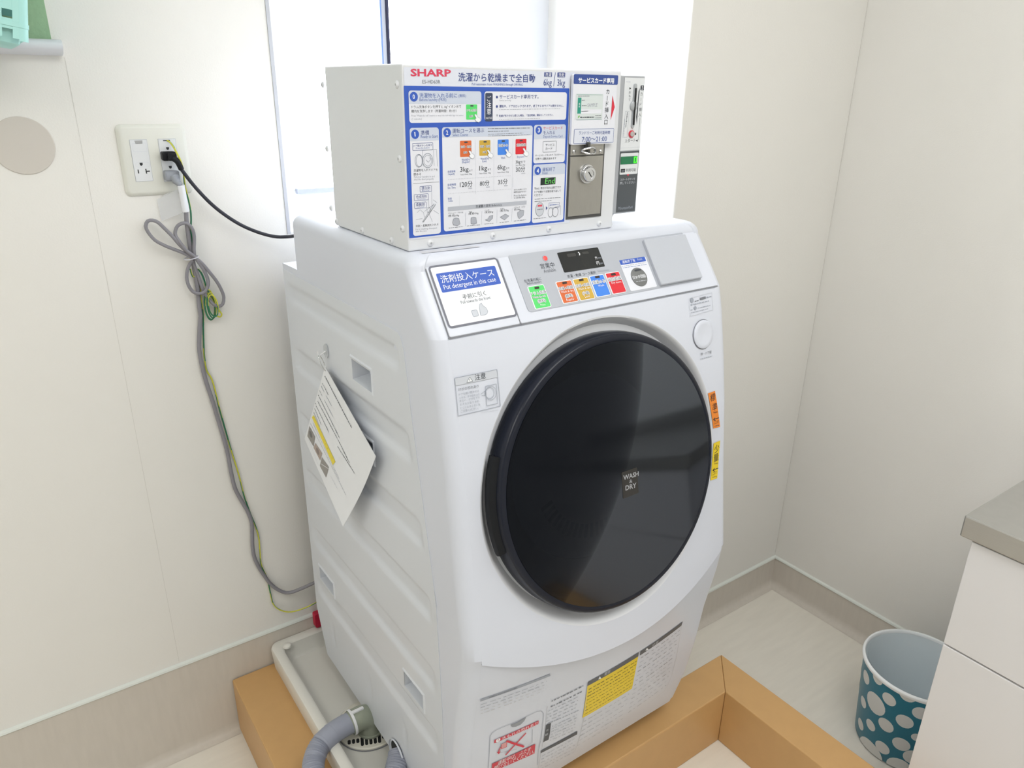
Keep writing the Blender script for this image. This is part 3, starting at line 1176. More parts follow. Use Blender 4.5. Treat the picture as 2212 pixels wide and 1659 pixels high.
def key(tl, br, col, lines, led, nm):
    m_ = MB()
    a, b = cuv(*tl), cuv(*br)
    ctl_plate(m_, a[0] - 0.0009, b[0] + 0.0009, b[1] - 0.0009, a[1] + 0.0009, 0.0019, 0.0027, 0.0026, I_BRIGHT)
    ctl_plate(m_, a[0], b[0], b[1], a[1], 0.0019, 0.0031, 0.0020, col)
    o = m_.build('course_button', ctl, smooth=30)
    o['label'] = nm
    q = Print(S_CTL, 0.0034).crop(900, 480, 3.0722)
    q.rect((led[0] - 17, led[1] - 3), (led[0] + 18, led[1] + 6), mat('led_dark', (52, 38, 34), 0.3), 1, 0.001)
    for s, A, B, dark in lines:
        if dark:
            q.text(s, A, B, I_DGREY, 3, halo=I_BRIGHT, res=1)
        else:
            q.text(s, A, B, I_BRIGHT, 3, res=1)
    q.done('button_print', o)


key((732, 435), (888, 562), I_GREEN, [('ドラム洗浄', (752, 493), (853, 476), 1), ('Wash the tub', (766, 514), (850, 500), 1), ('(無料)', (798, 541), (850, 531), 1), ('Free', (816, 563), (848, 557), 0)], (790, 440), 'green button')
key((918, 404), (1068, 526), I_ORANGE, [('洗濯→乾燥', (938, 458), (1031, 443), 1), ('Wash & dry', (952, 478), (1034, 465), 0), ('(標準)', (980, 507), (1030, 498), 1), ('Regular', (988, 530), (1040, 521), 0)], (974, 407), 'orange button')
key((1031, 386), (1178, 507), I_YEL, [('洗濯→乾燥', (1052, 440), (1141, 425), 1), ('Wash & dry', (1066, 458), (1146, 446), 0), ('(少量)', (1094, 487), (1140, 479), 1), ('Less', (1110, 508), (1142, 502), 0)], (1084, 387), 'yellow ochre button')
key((1141, 366), (1282, 484), I_SKY, [('洗濯のみ', (1163, 418), (1246, 404), 1), ('Wash', (1198, 436), (1236, 429), 0)], (1191, 368), 'blue button')
key((1246, 346), (1386, 465), I_CRED, [('追加乾燥', (1266, 398), (1350, 384), 1), ('Dry more', (1287, 417), (1350, 406), 0)], (1297, 350), 'red button')
p = Print(S_CTL, 0.0022).crop(900, 480, 3.0722)
p.rect((1336, 258), (1592, 430), I_WHITE, 0, 0.003)
p.rect((1338, 258), (1518, 262), I_BLUE, 1, 0.001)
p.text('運転終了後', (1362, 278), (1447, 264), I_BRIGHT, 2)
p.text('Finish', (1462, 259), (1492, 254), I_LBLUE, 2, h=14)
p.scrib((1354, 298), (1515, 272), 0.0009, I_GREY, 2)
p.scrib((1362, 308), (1520, 284), 0.0009, I_TXTB, 2)
p.done('release_label', ctl, 'white label with blue heading')
m = MB()
u, v = cuv(1470, 368)
m.lathe([(0.0170, -0.001), (0.0170, 0.0010), (0.0160, 0.0014), (0.0001, 0.0016)], S_CTL.pos(u, v, 0.0024), CN, mat('key_dark_grey', (116, 118, 118), 0.45), 36)
rel = m.build('release_button', ctl, recalc=False)
rel['label'] = 'round grey button'
p = Print(S_CTL, 0.0043).crop(900, 480, 3.0722)
p.text('ロック解除', (1428, 383), (1511, 370), I_DGREY, 2, halo=I_BRIGHT, res=1)
p.rect((1434, 322), (1480, 326), I_DGREY, 1, 0.0005)
p.scrib((1446, 402), (1512, 392), 0.0012, I_LGREY, 2, 0.004)
p.done('button_print', rel)
m = MB()
a, b = cuv(1488, 128), cuv(1880, 378)
ctl_plate(m, a[0], b[0], b[1], a[1], 0.0, 0.0085, 0.003, mat('flap_grey', (190, 194, 203), 0.45, noise=0.02, scale=300))
m.build('card_flap', ctl, smooth=30)['label'] = 'plain light grey hinged flap'

# label strip on the top edge
S_TOP = Surf((0, 0, ZT), (1, 0, 0), (0, 1, 0), (0, 0, 1))
p = Print(S_TOP, 0.0003)
p.quad([(905, 543.5), (1026, 531), (1037, 533.5), (913, 548)], mat('strip_grey', (206, 207, 213), 0.4), 0)
p.done('top_label', wm, 'pale grey strip')

# ---- stickers on the front
p = Print(S_FRONT, 0.0012).crop(980, 680, 3.568)
hd = [(5, 488), (330, 422), (338, 480), (13, 546)]
p.quad(hd, I_LGREY, 0)
OUT = [(5, 488), (330, 422), (357, 702), (32, 778)]
p.pline(OUT, 0.0008, I_GREY, 1, True)
p.poly([(120, 478), (143, 512), (97, 522)], I_BRIGHT, 1)
p.pline([(120, 478), (143, 512), (97, 522)], 0.0006, I_MGREY, 2, True)
p.line((120, 492), (120, 508), 0.0010, I_MGREY, 2)
p.text('注意', (162, 503), (245, 486), I_DGREY, 2)
p.text('けがの恐れあり', (35, 586), (190, 557), I_MGREY, 2)
for i, (s, a, b) in enumerate((('ドアを開け閉めする', (38, 622), (192, 592)), ('ときは、手や指をはさ', (41, 648), (196, 618)), ('まない。けがをする', (43, 672), (198, 642)), ('おそれがあります。', (47, 700), (200, 670)), ('とくにお子さまには', (48, 727), (202, 696)), ('ご注意ください。', (50, 753), (188, 725)))):
    p.text(s, a, b, I_GREY, 2, res=1)
p.pline([(242, 550), (325, 532), (336, 682), (252, 700)], 0.0007, I_GREY, 2, True)
p.ring((275, 602), 0.0078, 0.0007, I_GREY, 2, asp=1.05)
p.ring((283, 602), 0.0098, 0.0006, I_GREY, 2, asp=1.05)
p.pline([(205, 612), (240, 585), (245, 605), (238, 620), (212, 622)], 0.0006, I_GREY, 2)
p.scrib((204, 754), (338, 728), 0.0007, I_LGREY, 2, 0.02, 0.1)
p.done('caution_sticker', wm, 'grey outlined caution sticker left of the door')
p = Print(S_FRONT, 0.0012).crop(900, 480, 3.0722)
p.pline([(1803, 506), (1957, 466), (1964, 580), (1813, 624)], 0.0006, I_LGREY, 1, True)
p.disc((1824, 518), 0.0042, I_GREY, 1)
p.disc((1846, 570), 0.0034, I_GREY, 1)
p.scrib((1842, 526), (1868, 519), 0.0022, I_MGREY, 1)
p.line((1878, 510), (1915, 500), 0.0040, I_MGREY, 1)
p.scrib((1920, 500), (1952, 492), 0.0022, I_GREY, 1)
p.scrib((1816, 550), (1934, 522), 0.0022, I_GREY, 1)
p.scrib((1816, 584), (1830, 580), 0.0014, I_GREY, 1)
p.scrib((1862, 570), (1945, 552), 0.0014, I_GREY, 1)
p.scrib((1818, 602), (1930, 574), 0.0012, I_GREY, 1)
p.done('door_notice', wm, 'small pale sticker above the round push button')
p = Print(S_FRONT, 0.0012).crop(980, 680, 3.568)
p.text('押・ドア開', (1900, 316), (1982, 295), I_MGREY, 2)
p.scrib((1893, 342), (1990, 316), 0.0013, I_GREY, 2, 0.004)
p.done('push_caption', wm)
u, v = S_FRONT.uvof(980 + 1918 / 3.568, 680 + 150 / 3.568)
pc = S_FRONT.pos(u, v, 0)
nn = (S_FRONT.pos(u, v, 1) - pc).normalized()
m = MB()
m.lathe([(0.0255, 0.0006), (0.0270, 0.0009), (0.0262, 0.0012)], pc, nn, M_GAP, 44)
m.lathe([(0.0258, 0.0), (0.0258, 0.0030), (0.0235, 0.0046), (0.018, 0.0040), (0.0001, 0.0026)], pc, nn, M_WHITE, 44)
m.build('door_button', wm, smooth=50)['label'] = 'round white push button'


def side_sticker(quad_px, col, chars, lab):
    q = Print(S_FRONT, 0.0012).crop(980, 680, 3.568)
    q.quad(quad_px, col, 0)
    for c, pt, sz in chars:
        q.vtext(c, [pt], sz, I_BLACK, 2)
    return q


p = side_sticker([(1957, 605), (2010, 586), (2050, 862), (1998, 875)], I_SORG, [('標', (1992, 635), 40), ('準', (2008, 708), 40)], '')
p.text('Regular', (1998, 758), (2030, 750), I_BLACK, 2, h=12)
p.pline([(2040, 792), (1998, 806)], 0.0014, I_BLACK, 2)
p.pline([(2010, 792), (1997, 807), (2014, 815)], 0.0014, I_BLACK, 2)
p.text('ここまで', (2000, 842), (2041, 829), I_BLACK, 2, h=20)
p.scrib((2004, 858), (2040, 850), 0.0014, I_DGREY, 2, 0.004)
p.done('level_sticker', wm, 'orange sticker right of the door')
p = side_sticker([(2000, 990), (2050, 968), (2028, 1258), (1976, 1276)], I_SYEL, [('少', (2024, 1030), 40), ('量', (2018, 1098), 40)], '')
p.text('Less', (2004, 1152), (2030, 1146), I_BLACK, 2, h=12)
p.pline([(2035, 1180), (1993, 1196)], 0.0014, I_BLACK, 2)
p.pline([(2006, 1182), (1992, 1197), (2008, 1206)], 0.0014, I_BLACK, 2)
p.text('ここまで', (1982, 1237), (2022, 1222), I_BLACK, 2, h=20)
p.scrib((1990, 1252), (2022, 1242), 0.0014, I_DGREY, 2, 0.004)
p.done('level_sticker', wm, 'yellow sticker right of the door')

# ---- print and filter flap on the base
LGR = ink('label_grey', (196, 197, 200))
p = Print(S_BASE, 0.0010).crop(980, 1440, 7.373)
p.quad([(420, 515), (1530, 110), (1535, 142), (420, 550)], I_GREY, 0)
p.scrib((560, 485), (1000, 330), 0.0022, I_MGREY, 1, 0.008, 0.1)
for k in range(4):
    y0, y1 = 600 + k * 48, 215 + k * 55
    x1 = 1480 - 25 * k
    p.scrib((425, y0 - 14 * 0), (x1, y1 + 8), 0.0014, I_GREY if k < 2 else LGR, 1, 0.009, 0.5)
p.done('rating_print', basep, 'pale grey small print')
p = Print(S_BASE, 0.0012).crop(980, 1440, 7.373)
p.pline([(545, 1615), (575, 1110), (605, 1050), (680, 1000), (1330, 705), (1395, 700), (1425, 740), (1425, 800), (1345, 1330), (1330, 1560)], 0.0009, I_GREY, 0)
p.poly([(905, 915), (990, 890), (1060, 850), (1152, 792), (1120, 855), (1060, 915), (990, 945), (930, 952), (908, 940)], mat('finger_notch', (148, 151, 158), 0.5), 1)
p.quad([(640, 1165), (1348, 850), (1342, 905), (642, 1212)], I_RED, 1)
p.disc((702, 1160), 0.0044, I_BRIGHT, 2)
p.line((702, 1142), (702, 1165), 0.0011, I_RED, 3)
p.text('水もれの恐れあり', (760, 1158), (1325, 905), I_BRIGHT, 3, h=46)
p.line((836, 1172), (1114, 1265), 0.0042, I_RED, 3)
p.line((820, 1398), (1146, 1045), 0.0030, I_RED, 3)
p.rect((755, 1225), (838, 1270), mat('ink_pink', (224, 160, 160), 0.5), 2)
p.pline([(755, 1232), (755, 1298), (838, 1268), (838, 1200)], 0.0007, I_RED, 3)
p.pline([(748, 1270), (722, 1300), (712, 1345)], 0.0020, I_RED, 3)
p.poly([(680, 1352), (742, 1338), (712, 1384)], I_RED, 3)
p.pline([(740, 1210), (738, 1360), (1000, 1300)], 0.0007, I_GREY, 2)
p.pline([(1250, 985), (1245, 1200), (1180, 1240)], 0.0007, I_GREY, 2)
p.quad([(607, 1540), (1296, 1222), (1282, 1372), (600, 1668)], I_RED, 1)
p.text('運転中は、ふたを', (690, 1556), (1215, 1322), I_BRIGHT, 3, h=62)
p.text('開けないでください。', (628, 1648), (1270, 1362), I_BRIGHT, 3, h=62)
p.done('filter_flap', basep, 'filter flap with red warning bands')
p = Print(S_BASE, 0.0010).crop(980, 1440, 7.373)
p.pline([(1490, 620), (1385, 1365), (1340, 1615)], 0.0006, LGR, 0)
p.scrib((1555, 545), (2060, 300), 0.0036, I_MGREY, 1, 0.006, 0.6)
p.scrib((1540, 635), (2040, 390), 0.0036, I_MGREY, 1, 0.006, 0.5)
for k in range(4):
    p.scrib((1500 - 12 * k, 705 + 55 * k), (1985 - 12 * k, 470 + 58 * k), 0.0018, I_GREY, 1, 0.008, 0.5)
p.scrib((1500, 900), (1985, 690), 0.0026, I_GREY, 1, 0.005, 0.5)
p.quad([(1465, 925), (1545, 887), (1505, 1155), (1422, 1195)], I_DGREY, 1)
p.vtext('お願', [(1490, 1000), (1472, 1075)], 44, I_LGREY, 2)
for k in range(6):
    p.scrib((1560 - 7 * k, 945 + 45 * k), (1960 - 7 * k, 760 + 48 * k), 0.0018, I_GREY, 1, 0.008, 0.5)
p.quad([(1388, 1332), (1966, 1020), (1962, 1070), (1380, 1372)], I_DGREY, 1)
for k in range(5):
    p.scrib((1400 - 8 * k, 1420 + 52 * k), (1940 - 8 * k, 1130 + 56 * k), 0.0018, I_GREY, 1, 0.008, 0.5)
p.crop(1200, 1330, 5.043)
p.pline([(345, 715), (205, 1475)], 0.0008, LGR, 0)
p.quad([(355, 715), (905, 393), (898, 440), (345, 762)], mat('ink_header', (92, 94, 98), 0.5), 0)
p.poly([(478, 655), (495, 680), (462, 690)], I_BRIGHT, 1)
p.text('警告', (525, 650), (590, 612), I_LGREY, 2, h=30)
p.quad([(345, 762), (897, 440), (828, 790), (290, 1110)], I_SYEL, 0)
for k in range(8):
    s = k / 8
    a = (358 - 55 * s, 800 + 310 * s)
    b = (880 - 65 * s, 488 + 310 * s)
    p.scrib(a, b, 0.0024 if k < 3 else 0.0016, mat('ink_olive', (110, 98, 40), 0.5), 1, 0.008, 0.4)
for k in range(6):
    p.scrib((305 - 14 * k, 1150 + 52 * k), (800 - 14 * k, 845 + 54 * k), 0.0016, I_GREY, 1, 0.010, 0.6)
p.quad([(921, 385), (1382, 60), (1368, 105), (916, 430)], mat('ink_header', (92, 94, 98), 0.5), 0)
p.poly([(992, 345), (1010, 366), (975, 378)], I_BRIGHT, 1)
p.text('注意', (1040, 345), (1110, 298), I_LGREY, 2, h=30)
for k in range(13):
    s = k / 13
    p.scrib((925 - 150 * s, 460 + 640 * s), (1362 - 175 * s, 145 + 660 * s), 0.0016, I_GREY if k % 3 else I_MGREY, 1, 0.010, 0.7)
p.pline([(1370, 110), (1265, 640), (1185, 815), (1000, 960)], 0.0006, LGR, 0)
p.done('warning_label', basep, 'warning label with yellow field')

# ================================================================ payment box on the washer
BX0, BX1, BY0, BY1, BZ1 = 0.5015, 0.8985, 0.966, 1.232, 1.530
pb = thing('payment_box', 'white sheet-metal service box with blue instruction panel on top of the washer', 'payment box', (0.7, 1.1, ZT))
M_BOX = mat('box_white', (224, 226, 230), 0.4, noise=0.006, scale=4)
m = MB()
m.box(BX0, BX1, BY0, BY1, ZT + 0.0004, BZ1, M_BOX)
m.build('housing', pb, smooth=0, bevel=0.0025)
S_BOX = Surf((0, BY0, 0), (1, 0, 0), (0, 0, 1), (0, -1, 0))
S_BSIDE = Surf((BX0, 0, 0), (0, -1, 0), (0, 0, 1), (-1, 0, 0))


def screw(pos, n, r=0.0052, parent=pb):
    k = MB()
    k.lathe([(r, 0.0), (r * 0.96, 0.0012), (r * 0.7, 0.0026), (0.0002, 0.0032)], pos, n, M_BOX, 16)
    e = Vector(n).normalized()
    k.lathe([(r * 0.34, 0.0030), (0.0001, 0.0033)], pos, n, mat('screw_recess', (170, 172, 176), 0.5), 6)
    return k.build('screw', parent, smooth=50)


for x, y in ((275, 1560), (808, 1497), (1286, 1441), (1715, 1392)):
    screw(S_BOX.pos(*S_BOX.uvof(860 + x / 3.95, 130 + y / 3.95), 0), (0, -1, 0))
for x, y in ((688, 202), (710, 823), (735, 1405), (643, 1503), (400, 1418), (185, 1345), (140, 1232), (106, 738), (70, 205)):
    screw(S_BSIDE.pos(*S_BSIDE.uvof(680 + x / 3.859, 130 + y / 3.859), 0), (-1, 0, 0))

p = Print(S_BOX, 0.0004).crop(860, 130, 3.95)
p.rect((46, 60), (1462, 1385), mat('panel_film', (222, 226, 238), 0.35), 0, 0.002)
p.rect((46, 218), (1416, 1377), I_BLUE, 1, 0.001)
p.text('SHARP', (105, 135), (450, 138), I_TRED if False else ink('logo_red', (216, 62, 92)), 2, h=62, bold=0.028)
p.text('ES-HD63R', (205, 198), (358, 199), I_MGREY, 2, h=30)
p.text('洗濯から乾燥まで全自動', (512, 174), (1166, 184), I_DBLUE, 2, bold=0.008)
p.text('Full automatic from WASHING through DRYING', (628, 213), (1062, 218), I_TXTB, 2, h=20)
p.rect((1245, 102), (1310, 143), I_DBLUE, 2, 0.001)
p.text('洗濯', (1252, 137), (1304, 138), I_BRIGHT, 3)
p.rect((1358, 104), (1422, 147), I_DBLUE, 2, 0.001)
p.text('洗乾', (1365, 140), (1416, 141), I_BRIGHT, 3)
p.text('6kg', (1238, 216), (1308, 218), I_DBLUE, 2, h=58)
p.text('3kg', (1355, 218), (1422, 220), I_DBLUE, 2, h=56)
p.line((1340, 104), (1324, 222), 0.0008, I_DBLUE, 2)


def num(c, x, y):
    p.disc((x, y), 0.0062, I_BLUE, 4, asp=1.0)
    w = 4 if c == '1' else 9
    p.text(c, (x - w, y + 18), (x + w, y + 17), I_BRIGHT, 5, h=38, bold=0.02)


def hand(x, y):
    p.poly([(x - 26, y - 34), (x - 12, y - 38), (x + 6, y - 10), (x + 22, y - 4), (x + 26, y + 18), (x + 12, y + 32), (x - 8, y + 26), (x - 20, y + 4), (x - 10, y - 4)], I_BRIGHT, 6)
    p.pline([(x - 26, y - 34), (x - 12, y - 38), (x + 6, y - 10), (x + 22, y - 4), (x + 26, y + 18), (x + 12, y + 32), (x - 8, y + 26), (x - 20, y + 4), (x - 10, y - 4)], 0.0004, I_GREY, 7, True)


def panel(tl, br, hy):
    p.rect(tl, br, I_WHITE, 2, 0.004)
    u0, u1, v0, v1 = p.ext(tl, br)
    vh = p.uv(tl[0], hy)[1]
    p.poly_uv(Print.rr(u0, u1, vh, v1, 0.004)[:12] + [(u0, vh), (u1, vh)], I_LBLUE, 3)


# 0 before laundry
panel((85, 258), (708, 527), 372)
num('0', 131, 312)
p.text('洗濯物を入れる前に', (178, 318), (500, 318), I_TXTB, 4, bold=0.006)
p.text('(無料)', (512, 316), (577, 315), I_TXTB, 4)
p.text('Before laundry (FREE)', (180, 350), (408, 348), I_TXTB, 4, h=26)
p.text('ドラム洗浄ボタンを押すと Ag⁺イオン水で', (110, 410), (535, 405), I_DGREY, 3)
p.text('槽内を洗浄します（所要時間：約1分）', (110, 446), (495, 442), I_DGREY, 3)
p.text('Press "Wash the tub" button to wash the tub with Ag+ ion water', (113, 481), (555, 477), I_GREY, 3, h=16, res=1)
p.text('(1 minute)', (113, 510), (200, 508), I_GREY, 3, h=16, res=1)


def card(tl, br, col, l1, l2=None):
    p.rect(tl, br, col, 3, 0.0012)
    w = br[0] - tl[0]
    p.rect((tl[0] + w * 0.38, tl[1] + 6), (tl[0] + w * 0.66, tl[1] + 18), I_DGREY, 4, 0.0004)
    p.text(l1, (tl[0] + 7, tl[1] + 60), (br[0] - 5, tl[1] + 57), I_DGREY, 5, halo=I_BRIGHT, res=1)
    if l2:
        p.text(l2, (tl[0] + w * 0.3, tl[1] + 108), (tl[0] + w * 0.62, tl[1] + 106), I_DGREY, 5, halo=I_BRIGHT, res=1)


card((577, 378), (672, 506), I_GREEN, 'ドラム洗浄', '無料')
hand(672, 498)
# notice
p.rect((735, 266), (1430, 508), I_WHITE, 2, 0.004)
p.rect((741, 279), (803, 522), I_NAVY if False else mat('ink_charcoal_blue', (58, 68, 92), 0.5), 3, 0.002)
p.vtext('ご注意', [(773, 328), (772, 382), (772, 438)], 42, I_BRIGHT, 4)
p.text('NOTICE', (748, 503), (799, 501), I_BRIGHT, 4, h=18)
for y, x in ((315, 840), (395, 840)):
    p.disc((x, y), 0.0018, I_DBLUE, 3)
p.text('サービスカード専用です。', (862, 327), (1195, 325), I_DBLUE, 3, bold=0.008)
p.text('Service card only', (860, 350), (960, 349), I_GREY, 3, h=14, res=1)
p.text('運転中、ドアはロックされます。終了するまでドアは開きません。', (860, 403), (1410, 398), I_DBLUE, 3, bold=0.008, res=1)
p.scrib((860, 422), (1378, 413), 0.0007, I_GREY, 3, 0.004, 0.25)
p.text('※', (834, 484), (850, 484), I_GREY, 3)
p.text('乾燥が不十分だと感じた場合、「追加乾燥」運転をしてください。', (858, 483), (1322, 475), I_DBLUE, 3, bold=0.008, res=1)
p.scrib((860, 505), (1205, 497), 0.0007, I_GREY, 3, 0.004, 0.25)
# 1 ready
panel((95, 578), (363, 1476), 690)
num('1', 142, 632)
p.text('準備', (192, 637), (262, 633), I_DBLUE, 4)
p.text('Ready to Start', (190, 664), (336, 660), I_TXTB, 4, h=26)
p.frame((119, 708), (296, 766), 0.0005, I_DBLUE, 3, 0.001)
p.text('ドア開ボタンを押す', (130, 740), (288, 733), I_DBLUE, 3, res=1)
p.text('Press the button', (150, 758), (265, 752), I_TXTB, 3, h=14, res=1)
p.pline([(205, 770), (325, 760), (333, 905)], 0.0005, I_GREY, 3)
p.pline([(205, 770), (212, 905)], 0.0005, I_GREY, 3)
p.line((300, 765), (305, 900), 0.0005, I_GREY, 3)
p.ring((172, 858), 0.0060, 0.0006, I_GREY, 4, asp=1.5)
p.ring((180, 858), 0.0056, 0.0005, I_GREY, 4, asp=1.5)
p.ring((250, 856), 0.0085, 0.0008, I_GREY, 4, asp=1.2)
p.ring((250, 856), 0.0064, 0.0005, I_GREY, 4, asp=1.2)
p.pline([(235, 850), (255, 870), (280, 840), (262, 832)], 0.0005, I_GREY, 4)
p.text('洗濯物を入れてドアを', (131, 950), (335, 943), I_DGREY, 3, res=1)
p.text('閉める', (132, 984), (194, 981), I_DGREY, 3, res=1)
p.text('Put your laundry in and', (133, 1004), (308, 998), I_GREY, 3, h=16, res=1)
p.text('shut the door properly', (134, 1025), (300, 1019), I_GREY, 3, h=16, res=1)
p.line((125, 1052), (347, 1038), 0.0004, I_MGREY, 3)
for tl, br, a, b in (((182, 1075), (284, 1120), '漂白剤', 'Bleach'), ((133, 1146), (258, 1192), '合成洗剤', 'Washing detergent'), ((136, 1214), (239, 1260), '柔軟剤', 'Softener')):
    p.frame(tl, br, 0.0005, I_DBLUE, 3, 0.001)
    w = br[0] - tl[0]
    p.text(a, (tl[0] + w * 0.14, tl[1] + 29), (br[0] - w * 0.14, tl[1] + 26), I_DBLUE, 3, res=1)
    p.text(b, (tl[0] + w * 0.2, tl[1] + 43), (br[0] - w * 0.2, tl[1] + 41), I_TXTB, 3, h=10, res=1)
for pl in ([(283, 1120), (286, 1240)], [(256, 1192), (262, 1262)], [(205, 1380), (300, 1225), (318, 1230), (215, 1378), (205, 1380)], [(222, 1290), (300, 1232)], [(160, 1300), (185, 1275), (215, 1300), (222, 1340)], [(262, 1310), (290, 1378)], [(295, 1190), (330, 1215)], [(300, 1280), (345, 1310)], [(240, 1260), (265, 1255), (280, 1290), (248, 1300), (240, 1260)], [(150, 1360), (205, 1350)]):
    p.pline(pl, 0.0005, I_GREY, 3)
p.poly([(206, 1378), (298, 1230), (316, 1238), (216, 1384)], I_LGREY, 3)
p.text('洗剤・柔軟剤を入れる', (148, 1425), (342, 1408), I_DGREY, 3, res=1)
p.text('Put in washing detergent', (147, 1450), (330, 1436), I_GREY, 3, h=14, res=1)
p.text('into the case', (149, 1467), (242, 1460), I_GREY, 3, h=14, res=1)
# 2 course
panel((371, 572), (1128, 1384), 660)
num('2', 415, 618)
p.text('運転コースを選ぶ', (460, 619), (730, 612), I_DBLUE, 4)
p.text('Select Course', (462, 650), (593, 646), I_TXTB, 4, h=24)
for a, b, w in (((762, 584), (1120, 578), .0011), ((762, 608), (942, 604), .0011), ((764, 632), (1065, 622), .0007), ((762, 647), (1120, 636), .0007)):
    p.scrib(a, b, w, I_MGREY, 4, 0.005, 0.2)
card((525, 688), (623, 822), I_ORANGE, '洗濯・乾燥', '標準')
card((690, 684), (784, 812), I_YEL, '洗濯・乾燥', '少量')
card((847, 678), (939, 805), I_SKY, '洗濯のみ')
card((1000, 674), (1090, 800), I_CRED, '追加乾燥')
hand(622, 808)
hand(780, 802)
hand(934, 796)
hand(1084, 788)
for s, a, b in (('Wash&Dry', (540, 858), (612, 853)), ('(Regular)', (542, 878), (608, 874)), ('Wash&Dry', (700, 850), (770, 846)), ('(Less)', (715, 870), (752, 868)), ('Wash', (875, 842), (910, 840)), ('Dry more', (1012, 834), (1072, 830))):
    p.text(s, a, b, I_TXTB, 4, h=18, res=1)
for s, a, b in (('洗濯容量', (420, 960), (486, 954)), ('目安時間', (422, 1073), (490, 1067)), ('料金', (422, 1190), (456, 1187))):
    p.text(s, a, b, I_TXTB, 4, res=1)
for s, a, b in (('Capacity', (422, 980), (480, 976)), ('Est. Time', (422, 1098), (488, 1093)), ('Coins', (424, 1208), (462, 1206))):
    p.text(s, a, b, I_TXTB, 4, h=18, res=1)
for s, a, b, h in (('3kg', (527, 952), (598, 947), 40), ('1kg', (690, 942), (756, 938), 40), ('6kg', (845, 933), (912, 929), 40), ('3kg', (1000, 881), (1040, 878), 26)):
    p.text(s, a, b, I_DGREY, 4, h=h)
for a, b in (((604, 949), (632, 947)), ((762, 940), (790, 938)), ((918, 930), (945, 928)), ((1045, 879), (1082, 876))):
    p.text('まで', a, b, I_MGREY, 4, res=1)
for s, a, b in (('less than 3kg', (530, 982), (628, 976)), ('less than 1kg', (692, 972), (788, 966)), ('less than 6kg', (846, 963), (940, 957)), ('less than 3kg', (1002, 903), (1080, 897))):
    p.text(s, a, b, I_MGREY, 4, h=13, res=1)
for s, a, b, e in (('120分', (525, 1082), (632, 1074), (598, 1098)), ('80分', (695, 1071), (775, 1065), (748, 1088)), ('35分', (850, 1059), (930, 1053), (902, 1076)), ('30分', (1002, 952), (1080, 946), (1050, 972))):
    p.text(s, a, b, I_DGREY, 4)
    p.text('min', e, (e[0] + 30, e[1] - 2), I_GREY, 4, h=14, res=1)
p.dots((422, 1018), (960, 985), I_GREY, 4, 40)
p.dots((425, 1138), (960, 1098), I_GREY, 4, 40)
for a, b in (((657, 680), (656, 1140)), ((815, 672), (812, 1122)), ((976, 668), (966, 1185))):
    p.line(a, b, 0.0003, I_LGREY, 4)
p.pline([(522, 1155), (520, 1240)], 0.0003, I_LGREY, 4)
p.pline([(978, 1000), (975, 1080)], 0.0003, I_LGREY, 4)
p.text('ボタンを押すことで', (985, 1112), (1092, 1105), I_DGREY, 4, res=1)
p.text('時間を追加できます', (985, 1132), (1090, 1125), I_DGREY, 4, res=1)
p.text('Press the button', (984, 1164), (1090, 1156), I_MGREY, 4, h=16, res=1)
p.text('to add the time.', (984, 1182), (1082, 1174), I_MGREY, 4, h=16, res=1)
p.quad([(423, 1253), (1093, 1197), (1092, 1230), (423, 1287)], ink('band_grey', (184, 188, 198)), 4)
p.text('洗濯量の目安 Reference', (658, 1258), (880, 1240), I_DGREY, 5, res=1)
for s, a, b in (('ワイシャツ・ブラウス', (426, 1312), (552, 1304)), ('1枚 約200g', (426, 1336), (515, 1330)), ('下着', (600, 1302), (625, 1300)), ('1枚 約130g', (598, 1318), (682, 1312)), ('くつ下', (737, 1290), (775, 1286)), ('1足 約50g', (737, 1306), (808, 1300)), ('タオル', (868, 1276), (905, 1272)), ('1枚 約70g', (868, 1293), (940, 1287)), ('パジャマ（上下）', (987, 1263), (1080, 1256)), ('約100g', (988, 1283), (1040, 1279))):
    p.text(s, a, b, I_DGREY, 4, res=1)
GAR = ink('garment_grey', (178, 182, 192))
for pl in ([(470, 1352), (490, 1345), (515, 1350), (525, 1395), (505, 1412), (470, 1405), (462, 1385)], [(618, 1345), (635, 1338), (660, 1342), (668, 1390), (645, 1398), (618, 1395)], [(775, 1330), (805, 1322), (802, 1350), (775, 1375), (740, 1362), (765, 1352)], [(868, 1338), (912, 1312), (942, 1328), (905, 1362)], [(1015, 1300), (1045, 1278), (1070, 1282), (1065, 1325), (1030, 1352), (1018, 1330)]):
    p.poly(pl, GAR, 4)
    p.pline(pl, 0.0004, I_MGREY, 5, True)
for a, b in (((430, 1432), (555, 1418)), ((585, 1414), (695, 1404)), ((735, 1398), (815, 1390)), ((862, 1386), (945, 1376)), ((985, 1372), (1088, 1360))):
    p.scrib(a, b, 0.0009, I_MGREY, 4, 0.004, 0.3)
for a, b in (((574, 1298), (572, 1415)), ((712, 1286), (708, 1402)), ((842, 1276), (838, 1390)), ((970, 1264), (965, 1376))):
    p.line(a, b, 0.0003, I_GREY, 4)
# 3 insert card
panel((1158, 552), (1418, 868), 675)
num('3', 1197, 597)
p.text('サービスカード', (1235, 593), (1400, 589), ink('soft_red', (222, 84, 100)), 4)
p.text('を入れる', (1236, 632), (1333, 629), I_DBLUE, 4)
p.text('Deposit Service Card', (1236, 662), (1398, 658), I_TXTB, 4, h=22, res=1)
p.frame((1233, 692), (1346, 782), 0.0005, I_MGREY, 4, 0.0012)
p.text('サービス', (1255, 734), (1330, 731), I_DGREY, 4)
p.text('カード', (1254, 766), (1312, 763), I_DGREY, 4)
p.text('サービスカードを入れて「③スタート」', (1168, 820), (1405, 811), I_DGREY, 4, res=1)
p.text('を押すと運転を始めます', (1168, 851), (1345, 844), I_DGREY, 4, res=1)
